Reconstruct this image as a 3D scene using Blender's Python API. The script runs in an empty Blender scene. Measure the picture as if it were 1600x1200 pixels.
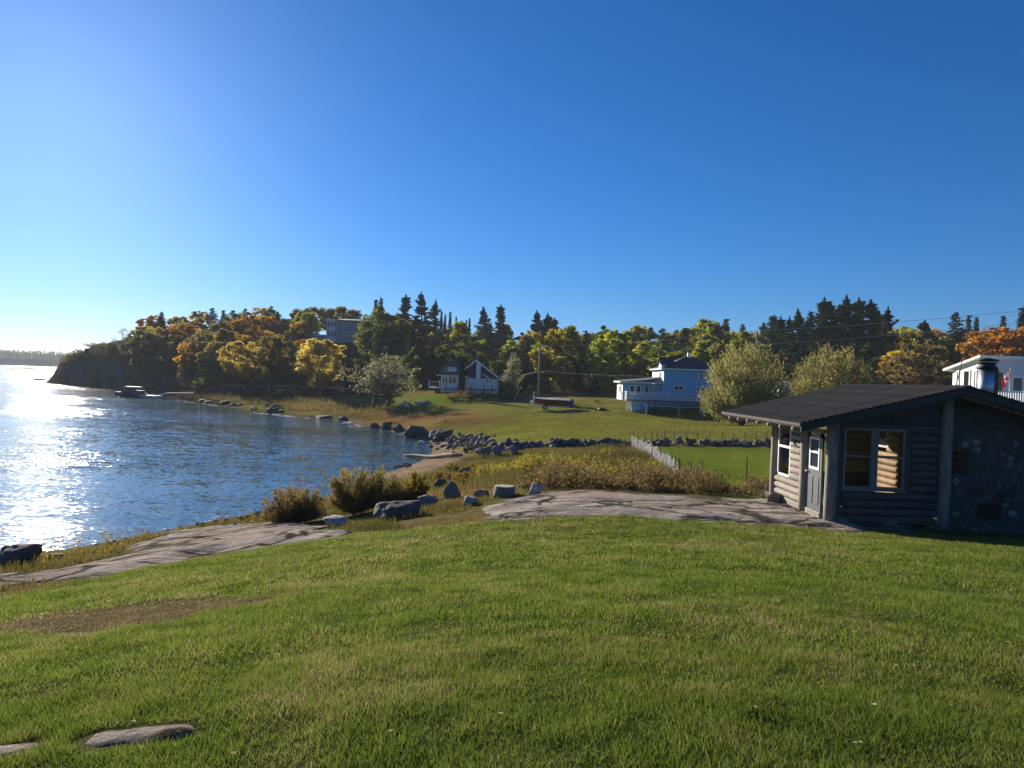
import bpy, math, random
import numpy as np
from mathutils import Vector, Matrix
R = math.radians
rng = np.random.default_rng(7)
random.seed(7)
scene = bpy.context.scene
C = scene.collection

# ------------------------------------------------------------------ camera, sky, sun, exposure
F = 1109.0                      # focal length in photo pixels (1600 wide)
CAM = np.array([0.0, 0.0, 6.2])
PITCH, ROLL = R(-0.26), R(2.2)
_d = np.array([0, math.cos(PITCH), math.sin(PITCH)])
_r = np.array([1.0, 0, 0]); _u = np.cross(_r, _d)
_R = math.cos(ROLL) * _r + math.sin(ROLL) * _u
_U = math.cos(ROLL) * _u - math.sin(ROLL) * _r
cam = bpy.data.cameras.new('camera'); camo = bpy.data.objects.new('camera', cam); C.objects.link(camo)
cam.sensor_width = 36; cam.lens = 36 * F / 1600; cam.clip_start = .05; cam.clip_end = 20000
m = Matrix(((_R[0], _U[0], -_d[0], CAM[0]), (_R[1], _U[1], -_d[1], CAM[1]), (_R[2], _U[2], -_d[2], CAM[2]), (0, 0, 0, 1)))
camo.matrix_world = m
scene.camera = camo

SUN_AZ, SUN_EL = R(-33.7), R(18.5)        # azimuth from +Y towards +X
w = bpy.data.worlds.new('World'); scene.world = w; w.use_nodes = True
nt = w.node_tree
sky = nt.nodes.new('ShaderNodeTexSky'); sky.sky_type = 'NISHITA'; sky.sun_disc = False
sky.sun_elevation = SUN_EL; sky.sun_rotation = SUN_AZ
sky.altitude = 300; sky.air_density = 1.0; sky.dust_density = 0.32; sky.ozone_density = 10.0
bg = nt.nodes['Background']; bg.inputs['Strength'].default_value = 0.053
hsv = nt.nodes.new('ShaderNodeHueSaturation'); hsv.inputs['Saturation'].default_value = 1.08     # a phone picture's vivid blue
nt.links.new(sky.outputs[0], hsv.inputs['Color']); nt.links.new(hsv.outputs[0], bg.inputs[0])
sd = bpy.data.lights.new('sun', 'SUN'); sun = bpy.data.objects.new('sun', sd); C.objects.link(sun)
sd.energy = 5.0; sd.angle = R(0.5); sd.color = (1.0, 0.90, 0.76)
sv = Vector((math.sin(SUN_AZ) * math.cos(SUN_EL), math.cos(SUN_AZ) * math.cos(SUN_EL), math.sin(SUN_EL)))
sun.rotation_euler = sv.to_track_quat('Z', 'Y').to_euler()
vs = scene.view_settings
vs.view_transform = 'Standard'; vs.look = 'None'; vs.gamma = 1; vs.use_curve_mapping = False; vs.exposure = 1.1
cy = scene.cycles
cy.use_denoising = True; cy.max_bounces = 6; cy.diffuse_bounces = 3; cy.glossy_bounces = 3
cy.transmission_bounces = 6; cy.transparent_max_bounces = 12; cy.sample_clamp_indirect = 6
cy.caustics_reflective = False; cy.caustics_refractive = False

# ------------------------------------------------------------------ measuring helpers (photo pixel -> place)
def ray(u, v):
    return _d + _R * ((u - 800) / F) + _U * ((600 - v) / F)
def P(u, v, D):                      # point at distance D along the view axis direction (world y = D)
    k = ray(u, v); return CAM + k * (D / k[1])
def G(u, v, z=0.0):
    k = ray(u, v); return CAM + k * ((z - CAM[2]) / k[2])

# ------------------------------------------------------------------ noise
def _hash(ix, iy, seed):
    n = (ix.astype(np.int64) * 374761393 + iy.astype(np.int64) * 668265263 + seed * 982451653) & 0x7fffffff
    n = ((n ^ (n >> 13)) * 1274126177) & 0x7fffffff
    return ((n ^ (n >> 16)) & 0xffff) / 65535.0
def vnoise(x, y, s, seed=0):
    x = np.asarray(x, float) / s; y = np.asarray(y, float) / s
    ix = np.floor(x); iy = np.floor(y); fx = x - ix; fy = y - iy
    fx = fx * fx * (3 - 2 * fx); fy = fy * fy * (3 - 2 * fy)
    a = _hash(ix, iy, seed); b = _hash(ix + 1, iy, seed); c = _hash(ix, iy + 1, seed); d = _hash(ix + 1, iy + 1, seed)
    return (a * (1 - fx) + b * fx) * (1 - fy) + (c * (1 - fx) + d * fx) * fy
def fbm(x, y, s, seed=0, o=4):
    t = 0; a = .5; tot = 0
    for i in range(o):
        t = t + a * vnoise(x, y, s, seed + i * 17); tot += a; a *= .5; s *= .5
    return t / tot            # 0..1
def sstep(a, b, x):
    t = np.clip((x - a) / (b - a), 0, 1); return t * t * (3 - 2 * t)

# ------------------------------------------------------------------ shoreline and terrain height
chain_px = [(0, 872), (100, 860), (200, 842), (300, 820), (380, 806), (430, 798), (490, 782), (540, 764), (585, 744), (630, 731),
            (655, 722), (674, 708), (678, 696), (668, 687), (640, 684), (605, 672), (567, 667), (545, 658), (520, 653),
            (474, 652), (435, 646), (399, 644), (360, 636), (310, 629), (278, 624), (262, 619), (256, 615), (240, 611), (215, 609), (180, 606),
            (120, 602), (70, 598)]
chain = [(-60.0, 6.0), (-30.0, 17.0)] + [tuple(G(u, v)[:2]) for u, v in chain_px]
water_poly = np.array(chain + [(-152, 240), (-150, 290), (-120, 400), (-60, 620), (100, 1000), (800, 1150), (1500, 1250),
                               (400, 1270), (-200, 1180), (-700, 1290), (-1200, 1150), (-3000, 1300), (-3000, -40), (-200, -30)])
def shore_dist(x, y):
    """positive on land, negative in the water"""
    x = np.asarray(x, float); y = np.asarray(y, float)
    best = np.full(x.shape, 1e9); inside = np.zeros(x.shape, bool)
    n = len(water_poly)
    for i in range(n):
        ax, ay = water_poly[i]; bx, by = water_poly[(i + 1) % n]
        dx, dy = bx - ax, by - ay
        t = np.clip(((x - ax) * dx + (y - ay) * dy) / (dx * dx + dy * dy), 0, 1)
        best = np.minimum(best, (x - ax - t * dx) ** 2 + (y - ay - t * dy) ** 2)
        c = (ay > y) != (by > y)
        if dy != 0:
            inside ^= c & (x < (bx - ax) * (y - ay) / dy + ax)
    best = np.sqrt(best)
    return np.where(inside, -best, best)

ctrl = [(0, 0, 4.62), (-4, 0, 4.5), (5, 0, 4.66), (0, -12, 5), (-14, -10, 4.2), (14, -10, 5), (40, -10, 5.2), (30, 8, 4.6), (-30, -12, 2.5),
        (60, 20, 5.5), (100, 0, 7), (100, 100, 8), (160, 160, 14), (0, -100, 6), (150, -100, 8)]
for u, v, D in [(0, 1180, 3.3), (800, 1200, 2.9), (1600, 1190, 3.0), (0, 935, 11.5), (200, 892, 14), (300, 862, 17), (500, 843, 15.2), (700, 822, 15.6),
                (950, 808, 15.8), (1200, 821, 16), (1300, 820, 16.7), (1450, 827, 16.4), (1590, 833, 16.4), (900, 770, 20), (1000, 774, 20.5), (1100, 780, 21),
                (1210, 786, 20), (800, 779, 19.5), (740, 800, 18), (1400, 810, 21), (1590, 815, 22),
                (1164, 758, 33), (1090, 757, 31), (1000, 752, 30), (900, 745, 30), (820, 745, 29), (900, 712, 42), (750, 728, 38), (700, 770, 27), (560, 800, 23.5), (470, 812, 24),
                (640, 800, 20), (1100, 697, 50), (950, 697, 50), (800, 704, 48), (1250, 697, 50), (1400, 700, 45),
                (850, 676, 58), (700, 655, 78), (1000, 665, 68), (1100, 652, 82), (1200, 665, 72), (865, 642, 90), (1050, 636, 90), (725, 614, 113), (640, 625, 108), (800, 622, 110),
                (450, 622, 128), (560, 640, 108), (350, 616, 140), (500, 604, 140), (375, 599, 150), (640, 612, 118), (950, 624, 100), (820, 652, 80),
                (200, 543, 207), (140, 550, 217), (100, 563, 228), (280, 540, 205), (543, 532, 190), (300, 575, 190), (230, 590, 192), (420, 560, 178)]:
    p = P(u, v, D); ctrl.append(tuple(p))
for u, v in chain_px:
    p = G(u, v); ctrl.append((p[0], p[1], .28))
for u, D, z in [(540, 210, 16.5), (420, 205, 15), (650, 168, 8), (725, 142, 6), (725, 210, 13), (900, 132, 5), (900, 200, 9), (1100, 122, 6), (1300, 118, 6), (1300, 190, 11),
                (1500, 52, 5.9), (1600, 50, 6.0), (1600, 130, 9), (1450, 90, 5.5), (1300, 75, 3.4), (300, 260, 14), (500, 300, 18), (900, 300, 13), (1400, 300, 14), (700, 450, 16),
                (1200, 500, 16), (150, 260, 9), (1600, 80, 6.5), (1800, 60, 6.5)]:
    p = P(u, 600, D); ctrl.append((p[0], p[1], z))
for x in (-2500, -1500, -900, -500, 0, 600, 1400):
    ctrl.append((x, 1420, 14)); ctrl.append((x, 1800, 24)); ctrl.append((x, 3000, 26))
ctrl = np.array(ctrl, float)
_cs = 2.0
_dm = np.sqrt((ctrl[:, None, 0] - ctrl[None, :, 0]) ** 2 + (ctrl[:, None, 1] - ctrl[None, :, 1]) ** 2 + _cs ** 2)
_n = len(ctrl)
_A = np.zeros((_n + 1, _n + 1)); _A[:_n, :_n] = -_dm - np.eye(_n) * (-.02); _A[:_n, _n] = 1; _A[_n, :_n] = 1
_w = np.linalg.solve(_A, np.append(ctrl[:, 2], 0))
def land(x, y):
    x = np.asarray(x, float); y = np.asarray(y, float)
    out = np.full(x.shape, _w[_n])
    for i in range(_n):
        out = out - _w[i] * np.sqrt((x - ctrl[i, 0]) ** 2 + (y - ctrl[i, 1]) ** 2 + _cs ** 2)
    return out
def height(x, y, fine=True):
    x = np.atleast_1d(np.asarray(x, float)); y = np.atleast_1d(np.asarray(y, float))
    d = shore_dist(x, y); L = np.maximum(land(x, y), .15)
    if fine:
        amp = .10 + .5 * sstep(150, 200, y) + .10 * sstep(22, 26, y) * sstep(50, 42, y)
        L = L + (fbm(x, y, 6, 3) - .5) * amp * 1.6 + (fbm(x, y, 1.2, 9, 2) - .5) * .05 + (fbm(x, y, .32, 12, 3) - .5) * .034 * sstep(24, 16, y)
        L = L + 4.2 * (fbm(x, y, 10, 33, 5) - .5) * sstep(170, 195, y) * sstep(-60, -80, x) * sstep(0, 10, d)
    z = L * (1 - np.exp(-np.maximum(d, 0) / .9))
    return np.where(d < 0, np.maximum(.14 * d, -3.5), z)
def gz(x, y): return float(height(x, y)[0])
def T(u, v, lo=2.0, hi=400.0):
    """where the line of sight through a photo pixel meets the ground"""
    k = ray(u, v); k = k / k[1]
    ds = np.geomspace(lo, hi, 700)
    z = height(ds * k[0], ds * k[1], False)
    f = CAM[2] + ds * k[2] - z
    i = np.argmax(f < 0) if (f < 0).any() else len(ds) - 1
    D = ds[i]
    if i > 0:
        D = ds[i - 1] + (ds[i] - ds[i - 1]) * f[i - 1] / (f[i - 1] - f[i])
    p = CAM + k * D; return np.array([p[0], p[1], gz(p[0], p[1])])

# ------------------------------------------------------------------ mesh + object helpers
wloc = {}
def setp(o, label=None, cat=None, group=None, kind=None):
    if label: o['label'] = label
    if cat: o['category'] = cat
    if group: o['group'] = group
    if kind: o['kind'] = kind
    return o
def thing(name, loc, label, cat, group=None):
    o = bpy.data.objects.new(name, None); C.objects.link(o); o.location = loc; o.empty_display_size = .2
    wloc[o.name] = np.array(loc, float)
    return setp(o, label, cat, group)
def place(name, mesh, parent=None, at=(0, 0, 0), rot=None, scale=None):
    """link a mesh object; `at` is in world coordinates"""
    o = bpy.data.objects.new(name, mesh); C.objects.link(o)
    at = np.array(at, float); wloc[o.name] = at
    if parent is not None:
        o.parent = parent; o.location = at - wloc[parent.name]
    else:
        o.location = at
    if rot is not None: o.rotation_euler = rot
    if scale is not None: o.scale = scale
    return o
def np_mesh(name, verts, faces, mat=None, smooth=False, attr=None, uv=None):
    verts = np.asarray(verts, np.float32); faces = np.asarray(faces, np.int32)
    me = bpy.data.meshes.new(name); nf, k = faces.shape
    me.vertices.add(len(verts)); me.vertices.foreach_set('co', verts.ravel())
    me.loops.add(nf * k); me.loops.foreach_set('vertex_index', faces.ravel())
    me.polygons.add(nf); me.polygons.foreach_set('loop_start', np.arange(0, nf * k, k, dtype=np.int32))
    if smooth: me.polygons.foreach_set('use_smooth', np.ones(nf, bool))
    if attr:
        for nm, (dom, val) in attr.items():
            val = np.asarray(val, np.float32)
            if val.ndim == 2:
                a = me.attributes.new(nm, 'FLOAT_COLOR', dom); a.data.foreach_set('color', val.ravel())
            else:
                a = me.attributes.new(nm, 'FLOAT', dom); a.data.foreach_set('value', val)
    me.update(calc_edges=True); me.validate()
    if mat: me.materials.append(mat)
    return me
class MB:
    def __init__(s): s.v = []; s.f = []
    def add(s, vs, fs):
        b = len(s.v); s.v += [tuple(p) for p in vs]; s.f += [tuple(i + b for i in f) for f in fs]; return s
    def hexa(s, p):            # 8 points: bottom ring, top ring
        return s.add(p, [(3, 2, 1, 0), (4, 5, 6, 7), (0, 1, 5, 4), (1, 2, 6, 5), (2, 3, 7, 6), (3, 0, 4, 7)])
    def box(s, x0, x1, y0, y1, z0, z1):
        return s.hexa([(x0, y0, z0), (x1, y0, z0), (x1, y1, z0), (x0, y1, z0), (x0, y0, z1), (x1, y0, z1), (x1, y1, z1), (x0, y1, z1)])
    def beam(s, a, b, wx, wz):
        a = np.array(a, float); b = np.array(b, float); d = b - a; d /= np.linalg.norm(d)
        up = np.array([0, 0, 1.0]) if abs(d[2]) < .95 else np.array([0, 1.0, 0])
        sd = np.cross(d, up); sd /= np.linalg.norm(sd); up = np.cross(sd, d)
        q = lambda c: [c - sd * wx / 2 - up * wz / 2, c + sd * wx / 2 - up * wz / 2, c + sd * wx / 2 + up * wz / 2, c - sd * wx / 2 + up * wz / 2]
        return s.add(q(a) + q(b), [(0, 1, 2, 3), (7, 6, 5, 4), (0, 4, 5, 1), (1, 5, 6, 2), (2, 6, 7, 3), (3, 7, 4, 0)])
    def tube(s, pts, rad, n=8, cap=True, jit=0, flat=1.0):
        pts = [np.array(p, float) for p in pts]
        if np.isscalar(rad): rad = [rad] * len(pts)
        rings = []
        for i, p in enumerate(pts):
            d = pts[min(i + 1, len(pts) - 1)] - pts[max(i - 1, 0)]; d = d / (np.linalg.norm(d) + 1e-9)
            up = np.array([0, 0, 1.0]) if abs(d[2]) < .9 else np.array([0, 1.0, 0])
            a = np.cross(d, up); a /= np.linalg.norm(a); b = np.cross(a, d)
            ring = []
            for k in range(n):
                t = 2 * math.pi * k / n; rr = rad[i] * (1 + (random.random() - .5) * jit)
                ring.append(p + a * math.cos(t) * rr + b * math.sin(t) * rr * flat)
            rings.append(ring)
        fs = []
        for i in range(len(pts) - 1):
            for k in range(n):
                k2 = (k + 1) % n
                fs.append((i * n + k, i * n + k2, (i + 1) * n + k2, (i + 1) * n + k))
        if cap:
            fs.append(tuple(reversed(range(n)))); fs.append(tuple((len(pts) - 1) * n + k for k in range(n)))
        return s.add([p for r in rings for p in r], fs)
    def mesh(s, name, mat=None, smooth=False, off=None):
        me = bpy.data.meshes.new(name)
        v = s.v if off is None else [tuple(np.array(p) - off) for p in s.v]
        me.from_pydata(v, [], s.f); me.update()
        if smooth: me.polygons.foreach_set('use_smooth', [True] * len(me.polygons))
        if mat: me.materials.append(mat)
        return me
    def part(s, name, mat, parent, smooth=False, bevel=0):
        """verts are in world coordinates"""
        v = np.array(s.v); c = np.array([(v[:, 0].min() + v[:, 0].max()) / 2, (v[:, 1].min() + v[:, 1].max()) / 2, v[:, 2].min()])
        o = place(name, s.mesh(name, mat, smooth, c), parent, c)
        if bevel:
            b = o.modifiers.new('bevel', 'BEVEL'); b.width = bevel; b.segments = 1
        return o

# ------------------------------------------------------------------ materials
def newmat(name):
    mt = bpy.data.materials.new(name); mt.use_nodes = True
    n = mt.node_tree.nodes; n.clear(); out = n.new('ShaderNodeOutputMaterial')
    return mt, n, mt.node_tree.links, out
def mixc(n, l, f, a, b):
    x = n.new('ShaderNodeMix'); x.data_type = 'RGBA'; x.clamp_factor = True
    for s, val in ((0, f), (6, a), (7, b)):
        if hasattr(val, 'links'): l.new(val, x.inputs[s])
        elif isinstance(val, (tuple, list)): x.inputs[s].default_value = (*val[:3], 1)
        else: x.inputs[s].default_value = val
    return x.outputs[2]
def noise(n, l, vec, scale, detail=4, rough=.6, dist=0):
    t = n.new('ShaderNodeTexNoise'); t.inputs['Scale'].default_value = scale; t.inputs['Detail'].default_value = detail
    t.inputs['Roughness'].default_value = rough; t.inputs['Distortion'].default_value = dist
    if vec is not None: l.new(vec, t.inputs['Vector'])
    return t.outputs[0]
def ramp(n, l, f, a, b):
    x = n.new('ShaderNodeMapRange'); x.interpolation_type = 'SMOOTHSTEP'
    x.inputs[1].default_value = a; x.inputs[2].default_value = b; l.new(f, x.inputs[0]); return x.outputs[0]
def mapping(n, l, vec, sc=(1, 1, 1), rot=(0, 0, 0)):
    x = n.new('ShaderNodeMapping'); x.inputs['Scale'].default_value = sc; x.inputs['Rotation'].default_value = rot
    l.new(vec, x.inputs['Vector']); return x.outputs[0]
def math_(n, l, op, a, b):
    x = n.new('ShaderNodeMath'); x.operation = op
    for i, val in enumerate((a, b)):
        if hasattr(val, 'links'): l.new(val, x.inputs[i])
        else: x.inputs[i].default_value = val
    return x.outputs[0]
def bump(n, l, h, strength=.3, dist=.02):
    b = n.new('ShaderNodeBump'); b.inputs['Strength'].default_value = strength; b.inputs['Distance'].default_value = dist
    l.new(h, b.inputs['Height']); return b.outputs[0]

def solid(name, c1, c2=None, scale=3, rough=.7, b=.15, bd=.01, stretch=(1, 1, 1), metal=0, objrand=0.0, spec=.3, fine=14):
    """weathered paint / wood / metal: two tones blended by noise, with fine relief"""
    mt, n, l, out = newmat(name); p = n.new('ShaderNodeBsdfPrincipled'); l.new(p.outputs[0], out.inputs[0])
    c2 = c2 or tuple(x * .75 for x in c1)
    tc = n.new('ShaderNodeTexCoord'); v = mapping(n, l, tc.outputs['Object'], stretch)
    f = ramp(n, l, noise(n, l, v, scale, 5, .65), .33, .67)
    col = mixc(n, l, f, c1, c2)
    f2 = noise(n, l, v, scale * fine, 3, .7)
    hs = n.new('ShaderNodeHueSaturation'); l.new(col, hs.inputs['Color'])
    val = math_(n, l, 'MULTIPLY_ADD', f2, .35); val.node.inputs[2].default_value = .82
    if objrand:
        oi = n.new('ShaderNodeObjectInfo')
        r = math_(n, l, 'MULTIPLY_ADD', oi.outputs['Random'], objrand); r.node.inputs[2].default_value = 1 - objrand / 2
        val = math_(n, l, 'MULTIPLY', val, r)
    l.new(val, hs.inputs['Value']); l.new(hs.outputs[0], p.inputs['Base Color'])
    p.inputs['Roughness'].default_value = rough; p.inputs['Metallic'].default_value = metal
    p.inputs['Specular IOR Level'].default_value = spec
    if b: l.new(bump(n, l, f2, b, bd), p.inputs['Normal'])
    return mt
def leafmat(name, cols, trans=.45, vary=.35, hue=.04):
    """foliage: per-leaf tone from the mesh, per-tree shift, part of the light passes through"""
    mt, n, l, out = newmat(name)
    at = n.new('ShaderNodeAttribute'); at.attribute_name = 'rnd'
    cr = n.new('ShaderNodeValToRGB'); e = cr.color_ramp.elements
    while len(e) < len(cols): e.new(.5)
    for i, c in enumerate(cols):
        e[i].position = i / max(1, len(cols) - 1); e[i].color = (*c, 1)
    l.new(at.outputs['Fac'], cr.inputs[0])
    oi = n.new('ShaderNodeObjectInfo'); hs = n.new('ShaderNodeHueSaturation'); l.new(cr.outputs[0], hs.inputs['Color'])
    v = math_(n, l, 'MULTIPLY_ADD', oi.outputs['Random'], vary); v.node.inputs[2].default_value = 1 - vary / 2; l.new(v, hs.inputs['Value'])
    fr = math_(n, l, 'FRACT', math_(n, l, 'MULTIPLY', oi.outputs['Random'], 7.31), 0)
    h = math_(n, l, 'MULTIPLY_ADD', fr, hue); h.node.inputs[2].default_value = .5 - hue / 2; l.new(h, hs.inputs['Hue'])
    df = n.new('ShaderNodeBsdfDiffuse'); tr = n.new('ShaderNodeBsdfTranslucent'); mx = n.new('ShaderNodeMixShader')
    l.new(hs.outputs[0], df.inputs[0]); l.new(hs.outputs[0], tr.inputs[0]); mx.inputs[0].default_value = trans
    l.new(df.outputs[0], mx.inputs[1]); l.new(tr.outputs[0], mx.inputs[2]); l.new(mx.outputs[0], out.inputs[0])
    return mt
def rockmat(name, c1, c2, c3=None, scale=1.5, b=.6, objrand=.3, rough=.85, crack=False):
    mt, n, l, out = newmat(name); p = n.new('ShaderNodeBsdfPrincipled'); l.new(p.outputs[0], out.inputs[0])
    g = n.new('ShaderNodeNewGeometry'); pos = g.outputs['Position']
    f = ramp(n, l, noise(n, l, pos, scale, 6, .65), .35, .65); col = mixc(n, l, f, c1, c2)
    if c3:
        col = mixc(n, l, ramp(n, l, noise(n, l, pos, scale * 3.1, 5, .7), .56, .7), col, c3)
    if crack:            # soil and lichen in the joints
        a = n.new('ShaderNodeAttribute'); a.attribute_name = 'crk'; st = noise(n, l, mapping(n, l, pos, (.5, 4, 1), (0, 0, R(-32))), 1.0, 6, .75); col = mixc(n, l, ramp(n, l, st, .47, .58), col, (.15, .130, .112)); col = mixc(n, l, ramp(n, l, noise(n, l, pos, .45, 4, .6), .5, .62), col, (.31, .245, .20))
        vo = n.new('ShaderNodeTexVoronoi'); vo.feature = 'DISTANCE_TO_EDGE'; vo.inputs['Scale'].default_value = .55
        wv = n.new('ShaderNodeVectorMath'); wv.operation = 'MULTIPLY_ADD'; wv.inputs[1].default_value = (.9, .9, 0); nw = n.new('ShaderNodeTexNoise'); nw.inputs['Scale'].default_value = 1.6; nw.inputs['Detail'].default_value = 6; l.new(pos, nw.inputs['Vector'])
        l.new(nw.outputs['Color'], wv.inputs[0]); l.new(mapping(n, l, pos, (.55, 1.5, 0), (0, 0, R(-30))), wv.inputs[2]); l.new(wv.outputs[0], vo.inputs['Vector'])
        jt = ramp(n, l, vo.outputs['Distance'], .05, .012); col = mixc(n, l, math_(n, l, 'MULTIPLY', jt, .9), col, (.032, .030, .022))
        col = mixc(n, l, a.outputs['Fac'], col, (.045, .042, .026))
        col = mixc(n, l, ramp(n, l, noise(n, l, pos, scale * 7, 4, .75), .60, .68), col, (.10, .098, .088))
        col = mixc(n, l, ramp(n, l, noise(n, l, pos, scale * 5.3, 4, .75), .62, .70), col, (.46, .42, .37))
    sp = noise(n, l, pos, scale * 22, 3, .7)
    oi = n.new('ShaderNodeObjectInfo'); hs = n.new('ShaderNodeHueSaturation'); l.new(col, hs.inputs['Color'])
    val = math_(n, l, 'MULTIPLY_ADD', sp, .5); val.node.inputs[2].default_value = .75
    r = math_(n, l, 'MULTIPLY_ADD', oi.outputs['Random'], objrand); r.node.inputs[2].default_value = 1 - objrand / 2
    l.new(math_(n, l, 'MULTIPLY', val, r), hs.inputs['Value']); l.new(hs.outputs[0], p.inputs['Base Color'])
    p.inputs['Roughness'].default_value = rough; p.inputs['Specular IOR Level'].default_value = 0 if crack else .12
    hh = math_(n, l, 'ADD', noise(n, l, pos, scale * 4, 8, .7), math_(n, l, 'MULTIPLY', sp, .25))
    l.new(bump(n, l, hh, b, .06), p.inputs['Normal'])
    return mt
def glassmat(name, tint=(.02, .025, .03), rough=.03, clear=.0):
    mt, n, l, out = newmat(name); p = n.new('ShaderNodeBsdfPrincipled')
    p.inputs['Base Color'].default_value = (*tint, 1); p.inputs['Roughness'].default_value = rough; p.inputs['IOR'].default_value = 1.5
    if clear:
        t = n.new('ShaderNodeBsdfTransparent'); gl = n.new('ShaderNodeBsdfGlossy'); gl.inputs['Roughness'].default_value = .02
        fr = n.new('ShaderNodeFresnel'); fr.inputs[0].default_value = 1.45; mx = n.new('ShaderNodeMixShader')
        t.inputs[0].default_value = (clear, clear, clear, 1)
        l.new(fr.outputs[0], mx.inputs[0]); l.new(t.outputs[0], mx.inputs[1]); l.new(gl.outputs[0], mx.inputs[2]); l.new(mx.outputs[0], out.inputs[0])
    else:
        l.new(p.outputs[0], out.inputs[0])
    return mt

# ------------------------------------------------------------------ GROUND SHEET
LAWN_EDGE = [P(u, v, D)[:2] for u, v, D in [(-400, 1010, 8.5), (0, 932, 11.5), (120, 905, 13.2), (200, 892, 14), (330, 866, 15), (500, 843, 15.4), (620, 830, 15.6), (700, 822, 15.7), (790, 816, 16), (950, 807, 16.1),
                                            (1050, 808, 16.1), (1200, 823, 16.1), (1300, 823, 16.35), (1600, 834, 16.4), (2300, 860, 17)]]
lawn_poly = np.array([tuple(p) for p in LAWN_EDGE] + [(45, -25), (-25, -25), (-18, 3)])
def poly_dist(poly, x, y):
    """signed distance, positive inside"""
    x = np.asarray(x, float); y = np.asarray(y, float); best = np.full(x.shape, 1e9); ins = np.zeros(x.shape, bool); n = len(poly)
    for i in range(n):
        ax, ay = poly[i]; bx, by = poly[(i + 1) % n]; dx, dy = bx - ax, by - ay
        t = np.clip(((x - ax) * dx + (y - ay) * dy) / (dx * dx + dy * dy + 1e-12), 0, 1)
        best = np.minimum(best, (x - ax - t * dx) ** 2 + (y - ay - t * dy) ** 2)
        if dy != 0: ins ^= ((ay > y) != (by > y)) & (x < (bx - ax) * (y - ay) / dy + ax)
    best = np.sqrt(best); return np.where(ins, best, -best)
def pxpoly(pts): return np.array([T(u, v)[:2] for u, v in pts])
def Dpoly(pts): return np.array([P(u, v, D)[:2] for u, v, D in pts])
garden = Dpoly([(1040, 700, 49.5), (1000, 697, 49.5), (1100, 757, 31.2), (1600, 765, 31), (1600, 697, 49.5)])
sand = pxpoly([(560, 742), (600, 735), (632, 730), (655, 722), (674, 709), (676, 692), (705, 688), (720, 690), (712, 700), (730, 712), (705, 722), (660, 742), (600, 748)])
far_green1 = pxpoly([(640, 622), (700, 616), (790, 622), (770, 628), (640, 632)])
far_green2 = Dpoly([(730, 660, 66), (800, 637, 93), (930, 615, 108), (1000, 640, 92), (1330, 640, 92), (1330, 686, 51), (990, 684, 51), (880, 681, 52)])
red_sedge = pxpoly([(520, 648), (600, 640), (760, 646), (830, 652), (800, 668), (700, 664), (600, 660)])
bare_patch = pxpoly([(-60, 985), (60, 962), (200, 945), (330, 935), (410, 936), (400, 948), (290, 972), (180, 985), (60, 988), (-60, 1004)])
dry_patch = Dpoly([(640, 820, 20), (660, 700, 52), (760, 700, 50), (990, 688, 50), (1100, 757, 30), (1230, 780, 26), (1000, 772, 23), (830, 775, 22), (740, 800, 18)])

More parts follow.
